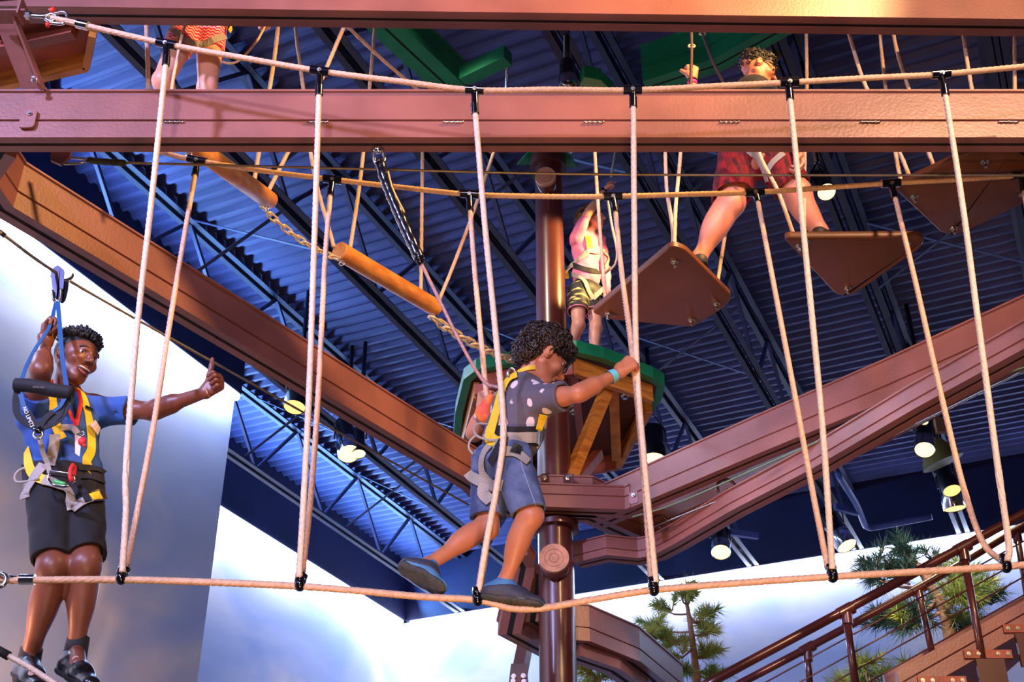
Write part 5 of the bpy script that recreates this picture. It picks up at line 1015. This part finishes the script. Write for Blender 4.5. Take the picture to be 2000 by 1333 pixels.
# black sleeve lanyard from the beam to the boy's back
ly = thing('safety_lanyard', 'black sleeved safety lanyard hanging from the wide beam to the boy\'s harness', 'lanyard', P(740, 290, 4.7))
lp = [(742, 318, 4.70), (752, 350, 4.70), (778, 415, 4.71), (820, 508, 4.73)]
c_ = catmull([P(*q) for q in lp], .012); rr_ = [.026 + .002 * math.sin(i * 1.1) * (1 if i % 3 else .4) for i in range(len(c_))]; mk('sleeve', *tube(c_, rr_, 14), mat('shiny black sleeve', (14, 14, 24), .22, coat=.7, bump=.15, bs=40), ly)
loop3([P(*q) for q in ((758, 335, 4.675), (768, 370, 4.675), (790, 415, 4.68))], .004, mat('gold edge', (200, 160, 60), .5), ly, 'piping')
mk('cord', *rope([P(818, 505, 4.73), P(850, 570, 4.75), P(905, 680, 4.80), P(945, 745, 4.84), P(975, 758, 4.76)], .0085, pitch=.05, n=12), mat('red flecked rope', (176, 130, 120), .7, var=.25, vs=90), ly)
mk('cord_end', *tube([P(814, 498, 4.72), P(824, 516, 4.735)], .019, 12), M_BLK, ly)
loop3([P(*q) for q in ((738, 288, 4.70), (731, 300, 4.70), (733, 318, 4.70), (744, 324, 4.70), (751, 312, 4.70), (748, 298, 4.70), (738, 290, 4.70))], .008, M_STEEL, ly, 'snap_hook'); mk('swivel', *ball(P(738, 293, 4.70), (.024, .02, .02)), M_CHROME, ly); mk('swivel', *ball(P(741, 316, 4.69), (.022, .018, .018)), M_CHROME, ly)

# ================================================================== person: woman on the platform
M_SKINF = mat('fair skin', (226, 160, 130), .45, var=.06, vs=6, sss=.12)
M_PINK = mat('pink cotton', (222, 122, 156), .8, var=.08, vs=6, bump=.3, bs=30)
Yw = 9.42
wom = thing('person', 'woman in a pink long sleeved top with one arm raised, standing on the platform', 'person', P(1140, 692, Yw))
Q = dict(pel=P(1144, 572, Yw), neck=P(1146, 456, Yw), shR=P(1124, 466, Yw - .10), shL=P(1172, 466, Yw + .10), elR=P(1146, 420, Yw - .22), wrR=P(1180, 372, Yw - .2), elL=P(1182, 525, Yw + .12), wrL=P(1186, 572, Yw - .02),
         hipR=P(1128, 580, Yw - .04), hipL=P(1160, 582, Yw + .05), knR=P(1130, 636, Yw - .08), knL=P(1164, 640, Yw), anR=P(1112, 684, Yw), anL=P(1162, 692, Yw))
D_ = Field(); up, Rv, fw, A, l = torso(D_, Q['pel'], Q['neck'], Q['shL'], Q['shR'], .88, .95)
hw = P(1160, 428, Yw - .03); hfw = nrm([.9, -.35, .05]); huw = np.array([0, 0, 1.]); Hw = .225
D_.cap('neck', Q['neck'] - up * .02, hw - huw * .06, .045, .045, .03); Lw, Aw = head(D_, hw, hfw, huw, Hw)
arm(D_, Q['shR'], Q['elR'], Q['wrR'], .9); arm(D_, Q['shL'], Q['elL'], Q['wrL'], .85); leg(D_, Q['hipR'], Q['knR'], Q['anR'], (-.5, .8, 0), .95); leg(D_, Q['hipL'], Q['knL'], Q['anL'], (-.5, .8, 0), .95)
hdw = nrm(P(1192, 352, Yw - .2) - Q['wrR']); hand(D_, 'hand', Q['wrR'], hdw, (.7, .3, -.5), (-.3, -.5, .6), .85, curl=((25, 35, 20), (50, 65, 40), (55, 70, 45), (60, 70, 45)))
hand(D_, 'hand', Q['wrL'], (0, -.3, -1), (.6, -.6, 0), (.2, -.9, 0), .85, curl=(35, 45, 30))
D_.cap('foot', Q['anR'], Q['anR'] + np.array([.08, -.02, -.04]), .035, .03, .02); D_.cap('foot', Q['anL'], Q['anL'] + np.array([.08, -.02, -.04]), .035, .03, .02)
D_.build('body', M_SKINF, wom, h=.006, fine=[(hw, .16, .0035), (Q['wrR'] + hdw * .06, .1, .003)]); face(wom, Lw, Aw, Hw, M_LIPB)
curls(wom, [(Lw(0, -.12, .2), (.44 * Hw, .50 * Hw, .40 * Hw)), (Lw(.05, -.42, -.15), (.5 * Hw, .3 * Hw, .55 * Hw)), (Lw(-.38, -.05, -.35), (.16 * Hw, .2 * Hw, .5 * Hw))], 40, Hw, Aw, mat('blonde curly hair', (190, 140, 66), .5, c2=(90, 56, 34), vs=9), 9, rad=.016, size=1.3, h=.006, cut=lambda p: np.dot(p - Lw(0, .2, 0), hfw) > 0)
TW = D_.sub({'torso', 'shoulder', 'arm'}, .010); TW.ell('t', l(.25), np.array([.145, .115, .16]) * .9, A, .05); TW.cut(l(-.02), -up); TW.cut(l(1.03), up); TW.cut(Q['wrR'] + nrm(Q['elR'] - Q['wrR']) * .05, nrm(Q['wrR'] - Q['elR'])); TW.noise = (.004, 28, 1.3); TW.build('top', M_PINK, wom, h=.006)
SW = Field(); SW.ell('p', l(.02), np.array([.165, .125, .13]) * .92, A, .04); m_gold = mat('black shorts with gold streaks', (16, 18, 26), .6, c2=(214, 190, 110), rp=(.36, .44), vs=7, stretch=(1, 1, 3.5))
for hp, kn in ((Q['hipR'], Q['knR']), (Q['hipL'], Q['knL'])): SW.sleeve('l', hp + np.array([0, 0, .03]), hp + (kn - hp) * .52, .092, .094, .04, hollow=.35)
SW.cut(l(.2), up); sw_ = SW.build('shorts', m_gold, wom, h=.006); 
for hp, kn in ((Q['hipR'], Q['knR']), (Q['hipL'], Q['knL'])):
    c0 = hp + (kn - hp) * .52; A_ = basis(kn - hp); mk('pink_trim', *tube([c0 + A_ @ np.array([math.cos(q) * .093, math.sin(q) * .093, 0]) for q in np.linspace(0, 6.283, 28, endpoint=False)], .006, 6, closed=True), M_PINK, sw_)
FW = [TW, SW, D_]
def U_(nm, px, w_, m, off=.008, **k): return strap(nm, px, FW, Yw, w_, m, wom, off=off, step=4, **k)
U_('yellow_strap', [(1148, 462), (1150, 478), (1152, 492)], .055, M_YEL); U_('grey_strap', [(1150, 490), (1140, 500), (1118, 518), (1106, 535)], .045, M_GREY); U_('chest_buckle', [(1146, 490), (1166, 492), (1178, 488)], .045, mat('cream webbing', (220, 200, 150), .6), off=.014)
U_('black_belt', [(1118, 518), (1140, 526), (1175, 533)], .05, M_BLKF); U_('grey_strap', [(1178, 490), (1188, 505), (1182, 525)], .025, M_GREY); U_('grey_strap', [(1118, 535), (1140, 548), (1150, 570), (1160, 585)], .04, M_GREY); U_('grey_strap', [(1158, 585), (1170, 572), (1182, 562)], .04, M_GREY); U_('yellow_patch', [(1104, 528), (1106, 545)], .05, M_YEL)
loop3([P(1176, 538, 9.0), P(1186, 530, 8.95), P(1194, 522, 8.92)], .012, mat('wood link', (190, 140, 80), .5), wom, 'link')
mk('wristband', *tube([Q['wrR'] - hdw * .02, Q['wrR'] + hdw * .012], .029, 20), M_BLK, wom)
wl = thing('safety_lanyard', 'thin lanyard strap above the woman\'s raised hand, curving down to her waist', 'lanyard', P(1200, 300, Yw - .2))
mk('strap', *tube(catmull([P(1204, 285, 8.95), P(1200, 310, 8.95), P(1194, 345, 8.93)], .03), .012, 8), M_GREY, wl); mk('cord', *rope([P(1186, 385, 8.95), P(1195, 440, 8.92), P(1205, 490, 8.9), P(1202, 515, 8.9), P(1192, 528, 8.92)], .011, n=10), M_ROPE, wl)

# ================================================================== person: man in red shorts
mr = thing('person', 'man in glasses and dark red shorts striding between two hanging boards', 'person', P(1480, 480, 5.75))
Yr = 5.8
R_ = dict(pel=P(1478, 292, Yr), neck=P(1466, 172, Yr + .02), shR=P(1500, 190, Yr - .15), shL=P(1428, 190, Yr + .18), elL=P(1378, 215, 5.86), wrL=P(1352, 165, 5.78), elR=P(1545, 245, Yr - .15), wrR=P(1560, 300, Yr - .2),
          hipL=P(1445, 310, Yr + .08), hipR=P(1505, 315, Yr - .06), knL=P(1428, 396, Yr + .0), knR=P(1556, 376, Yr - .06), anL=P(1364, 506, Yr + .12), anR=P(1602, 452, Yr - .0))
G_ = Field(); up, Rv, fw, A, l = torso(G_, R_['pel'], R_['neck'], R_['shL'], R_['shR'], 1.02)
hm = P(1480, 138, Yr - .02); hfm = nrm([.88, .05, -.34]); hum = nrm([.3, 0, 1.]); Hm = .25
G_.cap('neck', R_['neck'] - up * .02, hm - hum * .05, .058, .055, .03); Lm, Am = head(G_, hm, hfm, hum, Hm)
arm(G_, R_['shR'], R_['elR'], R_['wrR'], 1.0); arm(G_, R_['shL'], R_['elL'], R_['wrL'], .95); leg(G_, R_['hipL'], R_['knL'], R_['anL'], (-.6, .5, .2), 1.28, calf=1.12); leg(G_, R_['hipR'], R_['knR'], R_['anR'], (-.8, .3, 0), 1.28)
hdm = nrm(P(1352, 108, 5.76) - R_['wrL']); hand(G_, 'hand', R_['wrL'] + hdm * .045, hdm, (-.1, .9, .2), (-.8, -.3, .2), .98, curl=(60, 85, 60)); hand(G_, 'hand', R_['wrR'], (.1, 0, -1), (-1, 0, 0), (0, -1, 0), 1, curl=(40, 50, 40))
G_.cap('foot', R_['anL'], R_['anL'] + np.array([-.03, .14, -.05]), .04, .035, .03); G_.cap('foot', R_['anR'], R_['anR'] + np.array([.1, .1, -.05]), .04, .035, .03)
M_SKINR = mat('pink tan skin', (206, 130, 104), .45, var=.06, vs=6, sss=.12)
G_.build('body', M_SKINR, mr, h=.006, fine=[(hm, .17, .003), (R_['wrL'] + hdm * .08, .1, .003)]); face(mr, Lm, Am, Hm, M_LIPB)
curls(mr, [(Lm(0, -.11, .22), (.37 * Hm, .44 * Hm, .36 * Hm)), (Lm(0, .12, .4), (.28 * Hm, .25 * Hm, .17 * Hm))], 34, Hm, Am, mat('short black hair', (22, 16, 16), .5, var=.3, vs=20), 12, rad=.009, turns=.9, size=1.1, cut=lambda p: np.dot(p - Lm(0, .2, 0), hfm) > 0 and np.dot(p - Lm(0, 0, .2), hum) < 0, h=.004)
for s_ in (-1, 1):
    loop3([Lm(s_ * .36, -.02, .04), Lm(s_ * .34, .2, .06), Lm(s_ * .27, .42, .05)], .0045, M_BLK, mr, 'glasses_arm'); cc = Lm(s_ * .15, .45, .02); mk('glasses_frame', *tube([cc + Am @ np.array([math.cos(q) * .12, -.03 * abs(math.cos(q)), math.sin(q) * .085]) * Hm for q in np.linspace(0, 6.283, 28, endpoint=False)], .004, 6, closed=True), M_BLK, mr)
SM = G_.sub({'torso', 'shoulder', 'pelvis'}, .012); SM.sleeve('s', R_['shL'], R_['shL'] + (R_['elL'] - R_['shL']) * .6, .07, .07, .04); SM.sleeve('s', R_['shR'], R_['shR'] + (R_['elR'] - R_['shR']) * .6, .07, .07, .04); SM.cut(l(-.02), -up); SM.cut(l(1.04), up); SM.build('shirt', mat('dark shirt', (30, 30, 44), .8), mr, h=.006)
M_REDS = mat('dark red patterned fabric', (150, 14, 24), .8, c2=(56, 4, 14), vs=18, stretch=(2, 2, .7), bump=.3, bs=30)
SR = Field(); SR.ell('p', l(.0), np.array([.18, .14, .14]), A, .04); SR.sleeve('l', R_['hipL'] + np.array([.0, 0, .03]), R_['hipL'] + (R_['knL'] - R_['hipL']) * .88, .125, .118, .05, hollow=.3, cutn=(.12, -.2, -1)); SR.sleeve('l', R_['hipR'] + np.array([-.0, 0, .03]), R_['hipR'] + (R_['knR'] - R_['hipR']) * .85, .12, .112, .05, hollow=.3)
SR.cut(l(.2), up); SR.noise = (.0035, 22, .9); SR.build('shorts', M_REDS, mr, h=.006)
FR = [SR, SM, G_]
for px in ([(1478, 296), (1482, 310), (1492, 330), (1500, 355)], [(1500, 335), (1510, 318), (1530, 300)], [(1455, 288), (1470, 300), (1480, 306)]): strap('harness_strap', px, FR, Yr, .035, M_GREY, mr, off=.008)
mk('pink_band', *tube([R_['wrL'] + hdm * .0, R_['wrL'] + hdm * .02], .031, 24), mat('hot pink band', (255, 50, 150), .5), mr); mk('watch', *tube([R_['wrL'] + hdm * .026, R_['wrL'] + hdm * .036], .029, 24), M_BLK, mr)
for an, d in ((R_['anL'], (-.3, .9, 0)), (R_['anR'], (.7, .7, 0))):
    d = nrm(d); hx = an - d * .06 - np.array([0, 0, .065]); shoe(mr, an - np.array([0, 0, .02]), hx, hx + d * .27, np.array([0, 0, 1.]), 1.05, mat('dark shoe', (40, 36, 40), .6), M_SHORT, h=.006)

# ================================================================== person: girl in chevron shorts
gi = thing('person', 'girl in red chevron shorts standing on the upper log, mostly behind the beams', 'person', P(385, 285, 5.5))
Yg = 5.5
g = dict(pel=P(388, 40, Yg), neck=P(402, -85, Yg), shR=P(360, -70, Yg - .02), shL=P(452, -70, Yg + .02), elR=P(335, 0, Yg), wrR=P(350, -60, Yg - .1), elL=P(500, -20, Yg - .02), wrL=P(524, 22, Yg - .05),
         hipR=P(362, 62, Yg - .03), hipL=P(412, 62, Yg + .03), knR=P(318, 158, Yg - .18), knL=P(405, 172, Yg - .02), anR=P(352, 262, Yg + .05), anL=P(398, 276, Yg))
O_ = Field(); up, Rv, fw, A, l = torso(O_, g['pel'], g['neck'], g['shL'], g['shR'], .88, 1.0)
hg = P(405, -125, Yg); hfg = nrm([.5, -.8, -.1]); Hg = .225; O_.cap('neck', g['neck'] - up * .02, hg - np.array([0, 0, .05]), .045, .045, .03); Lg, Ag = head(O_, hg, hfg, np.array([0, 0, 1.]), Hg)
arm(O_, g['shR'], g['elR'], g['wrR'], .85); arm(O_, g['shL'], g['elL'], g['wrL'], .85); leg(O_, g['hipR'], g['knR'], g['anR'], (-.3, .9, 0), 1.0); leg(O_, g['hipL'], g['knL'], g['anL'], (0, 1, 0), 1.0)
hand(O_, 'hand', g['wrL'], nrm(P(520, 52, Yg) - g['wrL']), (-.5, .8, 0), (-.3, -.8, 0), .85, curl=(40, 60, 40)); hand(O_, 'hand', g['wrR'], (0, 0, 1), (0, 1, 0), (1, 0, 0), .85)
O_.cap('foot', g['anR'], g['anR'] + np.array([.02, -.12, -.04]), .035, .03, .02); O_.cap('foot', g['anL'], g['anL'] + np.array([.02, -.12, -.04]), .035, .03, .02)
O_.build('body', MATS['fair skin'], gi, h=.006, fine=[(hg, .15, .004)]); face(gi, Lg, Ag, Hg, M_LIPB)
curls(gi, [(Lg(0, -.12, .18), (.4 * Hg, .46 * Hg, .4 * Hg))], 20, Hg, Ag, MATS['blonde curly hair'], 19, cut=lambda p: np.dot(p - Lg(0, .2, 0), hfg) > 0, h=.006)
m_ch = bpy.data.materials.new('red and white chevron fabric'); m_ch.use_nodes = True; nt = m_ch.node_tree; b_ = nt.nodes['Principled BSDF']; b_.inputs['Roughness'].default_value = .8
tc = nt.nodes.new('ShaderNodeTexCoord'); sx_ = nt.nodes.new('ShaderNodeSeparateXYZ'); nt.links.new(tc.outputs['Object'], sx_.inputs[0])
def mth(op, a, b=None, c=None):
    n = nt.nodes.new('ShaderNodeMath'); n.operation = op
    for i, q in enumerate((a, b, c)):
        if q is None: continue
        if isinstance(q, (int, float)): n.inputs[i].default_value = q
        else: nt.links.new(q, n.inputs[i])
    return n.outputs[0]
tri = mth('PINGPONG', sx_.outputs[0], .014); zz_ = mth('ADD', sx_.outputs[2], mth('MULTIPLY', tri, 1.1)); pp_ = mth('PINGPONG', zz_, .0135); gt = mth('GREATER_THAN', pp_, .0085)
mx = nt.nodes.new('ShaderNodeMix'); mx.data_type = 'RGBA'; nt.links.new(gt, mx.inputs[0]); mx.inputs[6].default_value = lin((226, 40, 72)); mx.inputs[7].default_value = lin((240, 200, 196)); nt.links.new(mx.outputs[2], b_.inputs['Base Color'])
SG = Field(); SG.ell('p', l(.0), np.array([.165, .125, .13]) * .93, A, .04)
for hp, kn in ((g['hipR'], g['knR']), (g['hipL'], g['knL'])): SG.sleeve('l', hp + np.array([0, 0, .04]), hp + (kn - hp) * .38, .09, .088, .04, hollow=.35)
SG.cut(l(.2), up); SG.build('shorts', m_ch, gi, h=.005)
TG = O_.sub({'torso', 'shoulder'}, .01); TG.cut(l(.1), -up); TG.cut(l(1.04), up); TG.build('top', mat('pale top', (220, 210, 210), .8), gi, h=.006)
for px in ([(338, 60), (360, 78), (392, 88), (415, 80), (442, 70)], [(340, 46), (334, 60)]): strap('harness_strap', px, [SG, O_], Yg, .04, M_GREY, gi, off=.008)
strap('yellow_strap', [(446, 40), (450, 55), (446, 62)], [SG, O_], Yg, .03, M_YEL, gi, off=.006)
gl = thing('looped_rope', 'orange lit cord looping from the girl\'s hip up to her hand', 'cord', P(460, 120, 5.4)); mk('cord', *rope([P(432, 120, 5.4), P(450, 124, 5.4), P(470, 116, 5.4), P(498, 85, 5.4), P(512, 62, 5.42), P(522, 40, 5.43)], .008, n=10, step=.02), M_ROPE, gl)
ropes([([(372, 20, 5.2), (358, 60, 5.2), (345, 120, 5.2), (336, 168, 5.2), (332, 230, 5.2)], 'dim rope in front of the girl\'s bent leg')], 5.2, .009, 'ropes of the log bridge')
mk('white_strap', *tube([P(384, 100, 5.35), P(388, 170, 5.35)], .005, 6), M_WHT, label='thin white cord hanging between the girl\'s legs', cat='cord')
